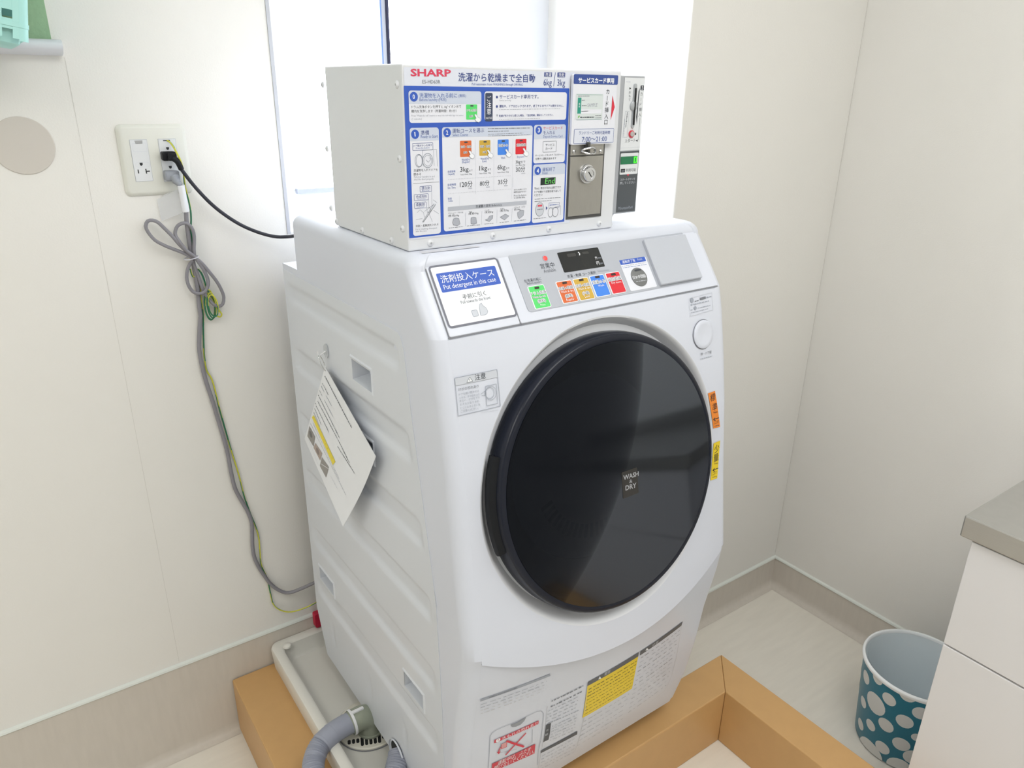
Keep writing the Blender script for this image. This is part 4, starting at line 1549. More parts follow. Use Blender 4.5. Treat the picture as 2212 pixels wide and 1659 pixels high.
# 4 finish
panel((1150, 892), (1406, 1362), 985)
num('4', 1188, 944)
p.text('運転終了', (1226, 948), (1336, 942), I_TXTB, 4)
p.text('Finish', (1227, 974), (1273, 971), I_TXTB, 4, h=20)
p.rect((1213, 1006), (1338, 1057), mat('lcd_dark', (24, 40, 36), 0.4), 4)
p.text('End', (1248, 1054), (1330, 1050), ink('lcd_green', (120, 226, 110)), 5, h=46, slant=0.12)
p.text('「End」表示が出れば終了です', (1160, 1103), (1385, 1091), I_DGREY, 4, res=1)
p.text('ドアを開けて衣類を取り出して', (1160, 1133), (1384, 1121), I_DGREY, 4, res=1)
p.text('ください', (1160, 1161), (1228, 1157), I_DGREY, 4, res=1)
p.scrib((1162, 1186), (1382, 1170), 0.0009, I_MGREY, 4, 0.005, 0.25)
p.scrib((1162, 1206), (1308, 1196), 0.0009, I_MGREY, 4, 0.005, 0.25)
p.disc((1205, 1272), 0.0085, I_LGREY, 4, asp=1.3)
p.ring((1205, 1272), 0.0085, 0.0004, I_MGREY, 5, asp=1.3)
p.rect((1188, 1235), (1225, 1247), ink('soft_red', (222, 84, 100)), 5)
p.scrib((1185, 1275), (1228, 1270), 0.0018, I_MGREY, 5, 0.003)
p.poly([(1258, 1246), (1273, 1261), (1258, 1278)], I_DBLUE, 4)
p.frame((1282, 1218), (1372, 1255), 0.0004, I_DBLUE, 4, 0.001)
p.scrib((1290, 1236), (1364, 1230), 0.0014, I_TXTB, 5, 0.003)
p.ring((1297, 1298), 0.0052, 0.0005, I_MGREY, 5, asp=1.5)
p.ring((1338, 1294), 0.0062, 0.0006, I_MGREY, 5, asp=1.3)
p.pline([(1310, 1262), (1382, 1240), (1380, 1320)], 0.0005, I_GREY, 5)
p.scrib((1152, 1352), (1265, 1342), 0.0009, I_MGREY, 4, 0.004, 0.3)
p.done('instruction_panel', pb, 'blue bordered instruction panel in Japanese and English')

# ---- steel coin door bay
c6 = (1220, 150, 4.88)
bu = lambda x, y: S_BOX.uvof(c6[0] + x / c6[2], c6[1] + y / c6[2])
M_DSTEEL = mat('brushed_steel', (168, 166, 160), 0.36, metal=0.8, noise=0.06, scale=260, stretch=(1, 1, 0.2))
a, b = bu(64, 100), bu(375, 1545)
FRX0, FRX1, FRZ0, FRZ1 = a[0], b[0], bu(20, 1582)[1], a[1]
m = MB()
m.box(FRX0, FRX1, BY0 - 0.0015, BY0, FRZ0, FRZ1, mat('bay_frame', (92, 92, 92), 0.4, metal=0.5))
m.build('bay_frame', pb, smooth=0)
zq = bu(55, 908)[1]
m = MB()
m.box(FRX0 + 0.0022, FRX1 - 0.0045, BY0 - 0.0042, BY0 - 0.001, FRZ0 + 0.005, zq - 0.0015, M_DSTEEL)
cd = m.build('coin_door', pb, smooth=0, bevel=0.0006)
m = MB()
m.box(FRX0 + 0.0022, FRX1 - 0.0045, BY0 - 0.0042, BY0 - 0.001, zq, FRZ1 - 0.004, M_DSTEEL)
hp_ = m.build('hasp_plate', pb, smooth=0, bevel=0.0006)
lc = Vector((bu(208, 1098)[0], BY0 - 0.0042, bu(208, 1098)[1]))
m = MB()
m.lathe([(0.0155, 0.0), (0.0155, 0.003), (0.0150, 0.004), (0.0125, 0.0042), (0.0122, 0.0095), (0.0112, 0.0108), (0.0075, 0.0110), (0.0073, 0.0100), (0.0001, 0.0100)], lc, (0, -1, 0), M_CHROME, 40)
m.build('lock_barrel', cd, smooth=35)['label'] = 'chrome key lock'
m = MB()
k0 = lc + Vector((0, -0.0103, 0))
m.add([k0 + Vector(q) for q in ((-0.0042, 0, 0.0036), (-0.0030, 0, 0.0046), (0.0036, 0, -0.0034), (0.0024, 0, -0.0044))], [(0, 1, 2, 3)], M_DARK)
m.build('keyhole', cd, smooth=0)
hc = Vector((bu(205, 850)[0] - 0.001, BY0 - 0.0045, bu(205, 850)[1]))
m = MB()
m.tube([hc + Vector((0.0135 * math.cos(t), -0.006 - 0.010 * (0.5 - 0.5 * math.cos(2 * t)) * 0 - 0.009 * abs(math.sin(t)), 0.0046 * math.sin(t))) for t in [2 * math.pi * k / 36 for k in range(36)]], 0.0018, M_CHROME, 8, True)
m.box(hc.x - 0.0035, hc.x + 0.0012, hc.y - 0.010, hc.y + 0.003, hc.z - 0.006, hc.z + 0.013, mat('hasp_dark', (92, 92, 90), 0.4, metal=0.7))
m.build('hasp_ring', hp_, smooth=40)
for x, y in ((78, 868), (360, 862)):
    v = S_BOX.pos(*bu(x, y), 0.0042)
    m = MB()
    m.lathe([(0.0034, 0.0), (0.0032, 0.0010), (0.0018, 0.0020), (0.0001, 0.0023)], v, (0, -1, 0), M_CHROME, 18)
    m.build('rivet', hp_)

# ---- service card sign plate standing off over the bay
cy_ = BY0 - 0.0085
S_SIGN = Surf((0, cy_, 0), (1, 0, 0), (0, 0, 1), (0, -1, 0))
p = Print(S_SIGN, 0.0003).crop(860, 130, 3.95)
u0, u1, v0, v1 = p.ext((1499, 116), (1838, 710))
m = MB()
m.loft([[Vector((u, y, v)) for u, v in Print.rr(u0, u1, v0, v1, 0.003)] for y in (BY0 - 0.003, cy_)], I_WHITE, True, True, True)
sg = m.build('card_sign', pb, smooth=0, recalc=True)
sg['label'] = 'service card sign plate with opening hours'
p.rect((1500, 118), (1873, 210), I_NAVY, 0, 0.002)
p.text('サービスカード専用', (1536, 190), (1840, 194), I_BRIGHT, 1, bold=0.03)
p.rect((1519, 287), (1739, 500), mat('card_face', (214, 222, 222), 0.4), 0, 0.0015)
p.line((1523, 292), (1743, 297), 0.0006, mat('card_edge', (140, 176, 172), 0.4), 1)
p.line((1520, 510), (1736, 503), 0.0006, mat('card_edge', (140, 176, 172), 0.4), 1)
p.rect((1533, 320), (1557, 456), I_TEAL, 1)
p.vtext('見本', [(1545, 375), (1544, 395)], 14, I_BRIGHT, 2)
p.rect((1560, 420), (1733, 455), I_WHITE, 1)
p.scrib((1535, 306), (1632, 306), 0.0009, I_MGREY, 1, 0.004, 0.2)
p.scrib((1566, 342), (1594, 341), 0.0014, I_MGREY, 1, 0.003, 0.2)
p.scrib((1566, 388), (1606, 387), 0.0012, I_MGREY, 1, 0.003, 0.2)
p.scrib((1564, 436), (1620, 435), 0.0012, I_MGREY, 1, 0.003, 0.2)
p.text('SAMPLE', (1614, 399), (1698, 397), I_GREY, 1, h=30)
p.poly([(1532, 488), (1538, 474), (1550, 472), (1544, 486), (1536, 494)], ink('leaf_green', (120, 190, 90)), 1)
p.scrib((1552, 488), (1672, 486), 0.0018, I_DGREY, 1, 0.005, 0.1)
p.scrib((1680, 474), (1732, 473), 0.0012, I_MGREY, 1, 0.003, 0.2)
p.scrib((1680, 492), (1732, 491), 0.0012, I_MGREY, 1, 0.003, 0.2)
p.vtext('カード挿入口', [(1788, 268), (1784, 324), (1782, 372), (1778, 425), (1775, 478), (1772, 530)], 35, I_DGREY, 1)
p.poly([(1828, 300), (1847, 400), (1812, 510)], I_RED, 1)
u0, u1, v0, v1 = p.ext((1501, 588), (1834, 702))
p.poly_uv(Print.rr(u0, u1, v0, v1, 0.0015), mat('hours_white', (220, 224, 236), 0.4), 0.5)
p.frame((1501, 588), (1834, 702), 0.0006, I_NAVY, 1, 0.0015)
p.text('ランドリーご利用可能時間', (1540, 633), (1805, 628), I_NAVY, 2)
p.text('7:00～21:00', (1566, 697), (1778, 690), I_NAVY, 2, h=42)
p.done('sign_print', sg)

# ================================================================ card reader
RY = 0.98
cr = thing('card_reader', 'slim grey and white card reader with green display beside the payment box', 'card reader', (0.935, 1.0, ZT))
m = MB()
m.box(0.9035, 0.9655, RY, RY + 0.055, 1.2985, 1.5235, mat('reader_grey', (172, 175, 180), 0.45))
m.build('housing', cr, smooth=0, bevel=0.0015)
m = MB()
m.loft([[Vector((x, y, z)) for x, z in ((0.9035, 1.299), (0.921, 1.299), (0.9145, ZT + 0.012), (0.918, ZT + 0.0005), (0.9035, ZT + 0.0005))] for y in (RY + 0.006, RY + 0.046)], M_WPL, True, True, True)
m.build('bracket', cr, smooth=0, bevel=0.001)
S_RD = Surf((0, RY, 0), (1, 0, 0), (0, 0, 1), (0, -1, 0))
p = Print(S_RD, 0.0004).crop(*c6)
FACE = mat('reader_face', (226, 229, 232), 0.4)
p.quad([(633, 84), (838, 92), (786, 845), (582, 858)], FACE, 0)
p.quad([(582, 868), (784, 855), (736, 1490), (538, 1508)], mat('reader_dark', (78, 83, 88), 0.45), 0)
p.scrib((645, 130), (690, 132), 0.0022, I_LGREY, 1, 0.006, 0.1)
p.poly([(680, 186), (697, 200), (679, 214)], I_BLACK, 1)
p.vtext('おもて', [(684, 240), (682, 280), (680, 320)], 24, I_DGREY, 1)
p.rect((797, 168), (832, 220), I_DGREY, 1, 0.0015)
p.text('3', (806, 211), (822, 212), I_BRIGHT, 2, h=36)
p.vtext('カード挿入', [(806, 258), (800, 318), (797, 370), (794, 422), (789, 478)], 30, I_DGREY, 1)
p.poly([(788, 192), (776, 230), (763, 370), (750, 500), (757, 582), (764, 500), (774, 360), (786, 240)], I_DGREY, 1)
p.pline([(790, 508), (773, 742), (748, 750)], 0.0006, I_DGREY, 1)
p.poly([(764, 738), (744, 751), (766, 762)], I_DGREY, 1)
p.text('スタート', (630, 772), (742, 760), I_DGREY, 1)
p.quad([(738, 668), (752, 667), (749, 692), (736, 693)], I_DGREY, 1)
p.pline([(638, 440), (676, 441), (655, 714), (606, 714)], 0.0004, I_GREY, 1, True)
p.scrib((658, 452), (640, 615), 0.0022, I_MGREY, 1, 0.003, 0.2)
p.scrib((630, 520), (618, 705), 0.0016, I_GREY, 1, 0.003, 0.2)
p.line((583, 830), (788, 818), 0.0004, I_LGREY, 1)
p.rect((589, 884), (762, 1098), FACE, 1, 0.002)
p.rect((588, 1050), (631, 1084), I_BLACK, 2)
p.text('on', (594, 1078), (626, 1076), I_GREY, 3, h=18)
p.text('利用可能', (642, 1077), (745, 1070), I_DGREY, 2)
p.poly([(650, 1106), (679, 1103), (664, 1124)], I_RED, 2)
p.text('スタートボタンを', (582, 1174), (738, 1162), I_LGREY, 1)
p.text('押してください', (577, 1213), (737, 1200), I_LGREY, 1)
p.text('MountainPark', (560, 1479), (713, 1464), I_GREY, 1, h=30, slant=0.2)
p.done('face_label', cr)
m = MB()
# card slot surround with the throat
ru = lambda x, y: S_RD.uvof(c6[0] + x / c6[2], c6[1] + y / c6[2])
st, sb = ru(738, 170), ru(704, 598)
M_SLOT = mat('slot_silver', (178, 182, 186), 0.3, metal=0.3)
A = Print.rr(st[0] - 0.0035, st[0] + 0.0035, sb[1] - 0.003, st[1] + 0.003, 0.0035)
m.loft([[Vector((u, RY - 0.0003, v)) for u, v in A], [Vector((u * 0.8 + st[0] * 0.2, RY - 0.0028, v)) for u, v in A]], M_SLOT, True, False, True)
um, vm = ru(720, 385)
m.lathe([(0.0082, 0.0), (0.0078, 0.0022), (0.0055, 0.0034), (0.0001, 0.0038)], (um, RY - 0.0004, vm), (0, -1, 0), M_SLOT, 28)
m.build('slot_surround', cr, smooth=40)
m = MB()
m.box(st[0] - 0.0012, st[0] + 0.0010, RY - 0.0050, RY - 0.0005, sb[1] + 0.002, st[1] - 0.004, M_DARK)
m.build('card_slot', cr, smooth=0)
m = MB()
ub, vb = ru(697, 680)
m.lathe([(0.0060, 0.0), (0.0060, 0.0022), (0.0044, 0.0026)], (ub, RY - 0.0004, vb), (0, -1, 0), I_RED, 28)
m.lathe([(0.0044, 0.0020), (0.0043, 0.0034), (0.0001, 0.0038)], (ub, RY - 0.0004, vb), (0, -1, 0), mat('button_grey', (182, 180, 178), 0.4), 28)
m.build('start_button', cr)['label'] = 'grey start button with red ring'
p = Print(S_RD, 0.0010).crop(*c6)
p.rect((588, 920), (757, 992), mat('led_green_dark', (22, 116, 74), 0.25), 0)
S7 = mat('led_green', (70, 255, 40), 0.4, emit=1.2)
p.quad([(728, 920), (756, 918), (755, 928), (729, 930)], S7, 1)
p.quad([(722, 976), (750, 974), (749, 984), (722, 986)], S7, 1)
p.quad([(726, 922), (735, 922), (730, 984), (721, 985)], S7, 1)
p.quad([(750, 919), (758, 919), (752, 982), (744, 983)], S7, 1)
p.done('display', cr, 'green digit display showing 0')

# ================================================================ notice hanging on the washer side
HOOK = at(704, 763, 0, XS - 0.004)
hk = thing('adhesive_hook', 'clear stick-on hook on the washer side holding a paper', 'hook', HOOK)
M_CLEAR = mat('clear_plastic', (214, 218, 222), 0.12, alpha=0.45)
m = MB()
A = [(HOOK.y + 0.010 * math.cos(t), HOOK.z + 0.004 + 0.014 * math.sin(t)) for t in [2 * math.pi * k / 24 for k in range(24)]]
m.loft([[Vector((XS - 0.0028, y, z)) for y, z in A], [Vector((XS - 0.0046, y, z)) for y, z in A]], M_CLEAR, True, True, True)
m.build('pad', hk, smooth=40)
m = MB()
m.tube(spline([(XS - 0.0045, HOOK.y, HOOK.z + 0.004), (XS - 0.012, HOOK.y, HOOK.z + 0.0), (XS - 0.018, HOOK.y, HOOK.z - 0.002), (XS - 0.019, HOOK.y, HOOK.z + 0.006)], 0.002), 0.0015, M_WPL, 8)
m.build('prong', hk)
class Paper(Surf):
    """the hanging sheet: u along its short top edge, v down its long edge, in metres"""
    curved = True

    def __init__(self):
        self.c = [at(702, 792, 0, 0.4730), at(812, 986, 0, 0.4640), at(741, 1138, 0, 0.4440), at(658, 948, 0, 0.4690)]

    def mid(self, s, t):
        a, b, c, d = self.c
        q = (a * (1 - s) + b * s) * (1 - t) + (d * (1 - s) + c * s) * t
        return q + Vector((0.005 * math.sin(math.pi * t) * s, 0, 0))

    @staticmethod
    def proj(q):
        w = q - EYE
        z = w.dot(_f)
        return w.dot(CX) / z * FPX + 1106.0, w.dot(CY) / z * FPX + 829.5

    def uvof(self, px, py):
        s, t, e = 0.5, 0.5, 1e-3
        for _ in range(25):
            fx, fy = self.proj(self.mid(s, t))
            ax, ay = self.proj(self.mid(s + e, t))
            bx, by = self.proj(self.mid(s, t + e))
            j11, j21, j12, j22 = (ax - fx) / e, (ay - fy) / e, (bx - fx) / e, (by - fy) / e
            dt = j11 * j22 - j12 * j21
            rx, ry = px - fx, py - fy
            s += (j22 * rx - j12 * ry) / dt
            t += (-j21 * rx + j11 * ry) / dt
        return s * 0.21, -t * 0.297

    def pos(self, u, v, off):
        return self.mid(u / 0.21, -v / 0.297) - Vector((off, 0, 0))


S_SHEET = Paper()
nb = thing('paper_notice', 'white printed paper with yellow highlight hanging by one corner from the hook', 'paper', HOOK + Vector((-0.01, 0, 0)))
p = Print(S_SHEET, 0.0)
PAP = mat('paper_white', (236, 238, 242), 0.75)
p.grid_uv((0, 0), (0.21, 0), (0.21, -0.297), (0, -0.297), PAP, 0, 14)
k = len(p.v)
p.base = -0.0006
p.grid_uv((0, 0), (0.21, 0), (0.21, -0.297), (0, -0.297), PAP, 0, 14)
p.base = 0.0005
p.s.curved = True
p.crop(640, 690, 5.35)


def pline_(a, b, w, mt, word=0.004, gap=0.25):
    p.scrib(a, b, w, mt, 1, word, gap)


pline_((332, 655), (642, 1250), 0.0046, I_MGREY, 0.005, 0.3)
pline_((303, 738), (310, 752), 0.003, I_DGREY)
pline_((318, 760), (372, 872), 0.0026, I_MGREY)
pline_((290, 770), (325, 840), 0.0026, I_GREY)
pline_((345, 880), (412, 1000), 0.0026, I_GREY)
pline_((270, 818), (302, 885), 0.0026, I_MGREY)
pline_((326, 930), (424, 1120), 0.0026, I_GREY)
pline_((255, 872), (262, 885), 0.003, I_DGREY)
pline_((268, 898), (502, 1368), 0.0034, I_MGREY)
pline_((250, 945), (500, 1420), 0.0030, I_MGREY)
pline_((500, 1420), (615, 1655), 0.0030, I_DGREY)
pline_((222, 965), (228, 978), 0.003, I_DGREY)
pline_((232, 1000), (380, 1305), 0.0028, I_MGREY)
pline_((215, 1030), (292, 1220), 0.0026, I_MGREY)
pline_((205, 1075), (275, 1235), 0.0026, I_MGREY)
p.crop(580, 680, 2.675)
p.quad([(258, 578), (268, 590), (388, 850), (372, 866)], ink('highlighter', (240, 220, 60)), 1)
p.quad([(252, 592), (262, 580), (385, 842), (374, 868)], ink('highlighter', (240, 220, 60)), 1)
pline_((262, 590), (380, 852), 0.0020, ink('ink_olive2', (150, 130, 50)))
pline_((244, 628), (448, 1040), 0.0018, I_GREY)
pline_((258, 625), (410, 950), 0.0016, I_GREY)
pline_((400, 760), (498, 915), 0.0024, I_DGREY)
PH1, PH2 = ink('photo_grey', (150, 146, 142)), ink('photo_brown', (176, 160, 150))
p.quad([(238, 642), (270, 705), (262, 762), (226, 700)], PH1, 1)
p.quad([(272, 740), (312, 800), (300, 842), (262, 768)], PH2, 1)
p.quad([(310, 822), (350, 880), (334, 940), (298, 872)], PH1, 1)
p.disc((246, 690), 0.008, ink('photo_dark', (110, 108, 106)), 2)
p.disc((286, 788), 0.008, ink('photo_dark2', (140, 126, 120)), 2)
p.line((305, 860), (350, 890), 0.0012, PAP, 2)
pline_((232, 715), (290, 870), 0.0014, I_LGREY)
pline_((305, 935), (408, 1195), 0.0014, I_LGREY)
pline_((360, 930), (400, 1005), 0.0016, I_LGREY)
o = p.done('sheet', nb)
m = MB()
tipA, tipB = Vector((XS - 0.018, HOOK.y, HOOK.z - 0.002)), S_SHEET.mid(0.025, 0.02)
rg = (tipA + tipB) / 2
rd = (tipA - tipB) / 2 * 1.06
m.tube([rg + rd * math.sin(t) + Vector((0.004, 0.004, 0)) * math.cos(t) for t in [2 * math.pi * k / 40 for k in range(40)]], 0.0009, M_CHROME, 8, True)
m.build('binder_ring', nb)['label'] = 'small metal ring through the corner'

# ================================================================ wall fittings
def wp(px, py, off=0.0):
    return at(px, py, 1, YB - off)


c7 = lambda x, y: (220 + x / 9.217, 240 + y / 9.217)
S_WALL = Surf((0, YB, 0), (1, 0, 0), (0, 0, 1), (0, -1, 0))
ol = thing('wall_outlet', 'cream double wall socket plate left of the window', 'socket', tuple(wp(330, 345)))
wu = lambda x, y: S_WALL.uvof(*c7(x, y))
a, b = wu(240, 290), wu(1790, 1640)
OX0, OX1, OZ1, OZ0 = a[0], b[0] + 0.003, wu(900, 258)[1], wu(1000, 1672)[1]
M_PLATE = mat('plate_cream', (220, 220, 212), 0.4)
M_MOD = mat('module_white', (222, 224, 226), 0.35)
m = MB()
R = [[Vector((u, YB - d, v)) for u, v in Print.rr(OX0 + i, OX1 - i, OZ0 + i, OZ1 - i, 0.010 - i * 0.5)] for d, i in ((0.0, 0.0), (0.002, 0.0), (0.0065, 0.004), (0.0075, 0.007))]
m.loft(R, M_PLATE, True, False, True)
m.build('plate', ol, smooth=40)
S_MOD = Surf((0, YB - 0.0085, 0), (1, 0, 0), (0, 0, 1), (0, -1, 0))
mu = lambda x, y: S_MOD.uvof(*c7(x, y))


def module(tl, br, prints):
    a_, b_ = mu(*tl), mu(*br)
    q = MB()
    q.box(a_[0] - 0.0004, b_[0] + 0.0004, YB - 0.0080, YB - 0.0074, b_[1] - 0.0004, a_[1] + 0.0004, I_GREY)
    q.box(a_[0], b_[0], YB - 0.0085, YB - 0.0070, b_[1], a_[1], M_MOD)
    o_ = q.build('socket_module', ol, smooth=0)
    pr = Print(S_MOD, 0.0002).crop(220, 240, 9.217)
    prints(pr)
    pr.done('socket_slots', o_)
    return o_


def slots1(pr):
    pr.quad([(645, 588), (805, 582), (808, 648), (672, 652)], ink('window_grey', (168, 168, 168)), 0)
    pr.frame((600, 640), (900, 800), 0.0003, I_LGREY, 0, 0.001)
    pr.poly([(748, 1030), (810, 1028), (814, 1068), (795, 1088), (772, 1086), (756, 1066)], I_BLACK, 0)
    pr.quad([(710, 1165), (730, 1163), (745, 1240), (723, 1243)], I_BLACK, 0)
    pr.quad([(864, 1150), (885, 1148), (903, 1242), (880, 1244)], I_BLACK, 0)
    pr.quad([(890, 1188), (955, 1185), (957, 1205), (893, 1208)], I_BLACK, 0)
    pr.frame((665, 1022), (955, 1110), 0.0003, I_LGREY, 0, 0.004)


def slots2(pr):
    pr.quad([(1215, 576), (1355, 570), (1360, 590), (1220, 598)], I_DGREY, 0)
    for dx, dy in ((0, 0), (54, 372)):
        pr.poly([(1275 + dx, 718 + dy), (1335 + dx, 716 + dy), (1338 + dx, 752 + dy), (1322 + dx, 772 + dy), (1300 + dx, 770 + dy), (1284 + dx, 750 + dy)], I_BLACK, 0)


module((548, 575), (1020, 1385), slots1)
module((1118, 560), (1580, 1385), slots2)

# ---- black plug and cord
pc_ = thing('power_cord', 'black power cord with plug, sagging from the socket to behind the washer', 'cord', tuple(wp(370, 340)))
pp = wp(*c7(1345, 900), 0.0)
m = MB()


def plug_body(mb, cx, cz, w, h, d, mt, y0):
    A = Print.rr(cx - w / 2, cx + w / 2, cz - h / 2, cz + h / 2, 0.003)
    Bq = Print.rr(cx - w / 2 + 0.002, cx + w / 2 - 0.002, cz - h / 2 + 0.002, cz + h / 2 - 0.002, 0.003)
    mb.loft([[Vector((u, y0, v)) for u, v in A], [Vector((u, y0 - d, v)) for u, v in A], [Vector((u, y0 - d - 0.002, v)) for u, v in Bq]], mt, True, True, True)


YM = YB - 0.0086
k1 = at(*c7(1335, 895), 1, YM - 0.010)
plug_body(m, k1.x, k1.z, 0.024, 0.016, 0.014, M_BLACKPL, YM)
plug_body(m, k1.x + 0.003, k1.z - 0.001, 0.015, 0.013, 0.010, M_BLACKPL, YM - 0.015)
m.build('plug', pc_, smooth=30)
s0 = Vector((k1.x + 0.004, YM - 0.024, k1.z - 0.003))
m = MB()
m.tube(spline([s0, s0 + Vector((0.006, -0.003, -0.006)), at(392, 366, 1, YM - 0.026)], 0.003), lambda i: 0.0058 - 0.0001 * min(i, 22), M_BLACKPL, 12)
cpts = [s0 + Vector((0.004, -0.002, -0.004)), at(392, 366, 1, YM - 0.026), at(425, 408, 1, YM - 0.024), at(465, 448, 1, YM - 0.022), at(510, 480, 1, YM - 0.020), at(550, 499, 1, YM - 0.024), at(590, 510.5, 1, YM - 0.035), at(620, 511.5, 1, YM - 0.052), at(645, 508, 1, 1.455), at(690, 500, 1, 1.430), at(740, 500, 1, 1.42)]
m.tube(spline(cpts, 0.006), 0.0034, mat('cord_black', (34, 36, 48), 0.5), 12)
m.build('cord', pc_, smooth=60)

# ---- grey plug, tag and bundled cord
gc = thing('power_cord', 'grey power cord bundled with a tie, hanging down the wall from the socket', 'cord', tuple(wp(376, 378)))
M_GCORD = mat('cord_grey', (136, 134, 140), 0.55)
M_GPLUG = mat('plug_grey', (150, 154, 162), 0.5)
k2 = at(*c7(1395, 1285), 1, YM - 0.010)
m = MB()
plug_body(m, k2.x, k2.z, 0.025, 0.018, 0.015, M_GPLUG, YM)
n0 = Vector((k2.x + 0.003, YM - 0.014, k2.z - 0.002))
n1 = at(391, 400, 1, YM - 0.024)
sp = spline([n0, n0 + Vector((0.002, -0.006, -0.008)), n1], 0.0014)
m.tube(sp, lambda i: (0.0085 - 0.0045 * i / max(1, len(sp) - 1)) + (0.0008 if (i // 2) % 2 else 0), M_GPLUG, 14)
m.build('plug', gc, smooth=40)
c8 = lambda x, y, o: at(280 + x / 5.53, 400 + y / 5.53, 1, YB - o)
m = MB()
t0, t1 = n1, c8(672, 312, 0.022)
m.tube([t0 + (t1 - t0) * k / 6 for k in range(7)], 0.0063, mat('tag_white', (238, 240, 246), 0.35), 14)
lb = m.build('cord_tag', gc, smooth=60)
m = MB()
# film tail of the tag stuck on the wall
P4 = [c8(440, 95, 0.003), c8(570, 55, 0.016), c8(640, 330, 0.016), c8(380, 430, 0.003), c8(325, 170, 0.003)]
m.add(P4, [(0, 1, 2, 3, 4)], mat('film_clear', (228, 230, 234), 0.25, alpha=0.5))
m.build('tag_film', gc, smooth=0)
m = MB()
mainp = [(672, 300, .022), (682, 440, .018), (702, 600, .014), (722, 740, .012), (745, 850, .011), (770, 980, .010), (800, 1130, .009), (818, 1290, .009), (832, 1440, .009), (848, 1560, .009)]
main = [c8(*q) for q in mainp]
z7 = lambda x, y, o=.008: at(350 + x / 2.5135, 680 + y / 2.5135, 1, YB - o)
main += [z7(*q) for q in ((208, 20), (203, 110), (203, 190), (218, 280), (242, 370), (275, 470), (302, 560), (335, 670), (358, 760), (374, 850), (398, 945), (435, 1015), (467, 1072), (487, 1130), (490, 1190), (492, 1260), (503, 1320), (530, 1378), (558, 1420), (590, 1462))]
main += [z7(640, 1498, .012), z7(690, 1509, .018), z7(760, 1485, .03), z7(850, 1445, .045), z7(930, 1420, .055)]
m.tube(spline(main, 0.006), 0.0042, M_GCORD, 12)
loopA = [(745, 870, .020), (640, 810, .020), (520, 762, .020), (420, 722, .020), (300, 655, .018), (220, 560, .016), (192, 490, .016), (215, 430, .016), (275, 420, .016), (340, 445, .018), (420, 520, .020), (510, 610, .022), (590, 705, .022), (680, 790, .022), (770, 860, .024), (860, 930, .024), (950, 1035, .022), (1040, 1150, .020), (1100, 1260, .018), (1125, 1340, .016), (1112, 1420, .016), (1060, 1448, .016), (1000, 1420, .016), (930, 1340, .014), (880, 1260, .014), (840, 1150, .014), (800, 1030, .014), (760, 930, .016)]
m.tube(spline([c8(*q) for q in loopA], 0.005, True), 0.0033, M_GCORD, 10, True)
loopB = [(770, 870, .018), (720, 940, .018), (692, 1010, .018), (682, 1100, .018), (705, 1200, .018), (760, 1275, .018), (830, 1295, .020), (900, 1270, .020), (938, 1190, .020), (930, 1110, .020), (890, 1020, .022), (830, 930, .024), (770, 850, .026), (680, 780, .026), (605, 690, .024), (552, 610, .020), (545, 550, .018), (570, 490, .018), (620, 458, .020), (680, 455, .022), (735, 500, .022), (765, 570, .020), (772, 660, .018), (768, 760, .018)]
m.tube(spline([c8(*q) for q in loopB], 0.005, True), 0.0033, M_GCORD, 10, True)
m.build('cord', gc, smooth=60)
m = MB()
tc_ = c8(738, 868, .019)
m.tube([tc_ + Vector((0.013 * math.cos(t), 0.013 * math.sin(t), 0.002 * math.cos(t) + 0.0)) for t in [2 * math.pi * k / 28 for k in range(28)]], 0.0010, mat('tie_white', (206, 206, 216), 0.4), 8, True)
m.build('cable_tie', gc)

# ---- green and yellow earth wire
ew = MB()
E_G, E_Y = mat('earth_green', (44, 118, 84), 0.5), mat('earth_yellow', (206, 204, 70), 0.5)
e7 = lambda x, y, o=.012: at(*c7(x, y), 1, YB - o)
epts = [e7(1305, 590, .009), e7(1345, 610, .016), e7(1420, 700, .028), e7(1500, 850, .036), e7(1560, 970, .036), e7(1600, 1090, .03), e7(1630, 1250, .026), e7(1650, 1450, .022), e7(1690, 1640, .018)]
epts += [c8(*q) for q in ((705, 180, .015), (728, 300, .013), (735, 420, .012), (730, 540, .010), (745, 650, .010), (740, 760, .008), (760, 900, .006), (790, 1000, .006), (840, 1180, .006), (850, 1330, .006), (872, 1480, .006), (882, 1600, .006))]
epts += [z7(*q, .005) for q in ((224, 60), (226, 150), (230, 225), (242, 300), (268, 345), (288, 410), (312, 510), (340, 610), (368, 710), (396, 800), (420, 880), (445, 980), (478, 1075), (510, 1155), (526, 1215), (532, 1290), (540, 1360), (570, 1430), (588, 1510), (604, 1570))]
epts += [z7(640, 1602, .010), z7(700, 1613, .018), z7(780, 1590, .03), z7(860, 1552, .045), z7(930, 1530, .055)]
ew.tube(spline(epts, 0.005), 0.0016, E_G, 8, False, E_Y)
for k, (dx, dy, sx, sy, an) in enumerate(((0, 0, 60, 180, 0.16), (12, 12, 66, 160, 0.12), (24, 6, 52, 150, 0.2), (42, 10, 60, 130, 0.3))):
    lp = []
    for q in range(40):
        t = 2 * math.pi * q / 40
        x, y = sx * math.cos(t), sy * math.sin(t)
        lp.append(c8(955 + dx + x * math.cos(an) + y * math.sin(an) * 0.6, 1430 + dy + y, 0.0095 + 0.0034 * k))
    ew.tube(lp, 0.0014, E_G, 8, True, E_Y)
ew.tube(spline([c8(*q) for q in ((725, 1000, .010), (740, 1060, .010), (770, 1100, .010), (800, 1000, .012), (850, 1040, .012), (890, 1130, .012), (915, 1220, .012), (960, 1310, .010), (1010, 1390, .010), (1050, 1470, .010), (1100, 1540, .012), (1080, 1575, .012), (1040, 1560, .012))], 0.004), 0.0016, E_G, 8, False, E_Y)
eo = ew.build('earth_wire', smooth=60, recalc=True)
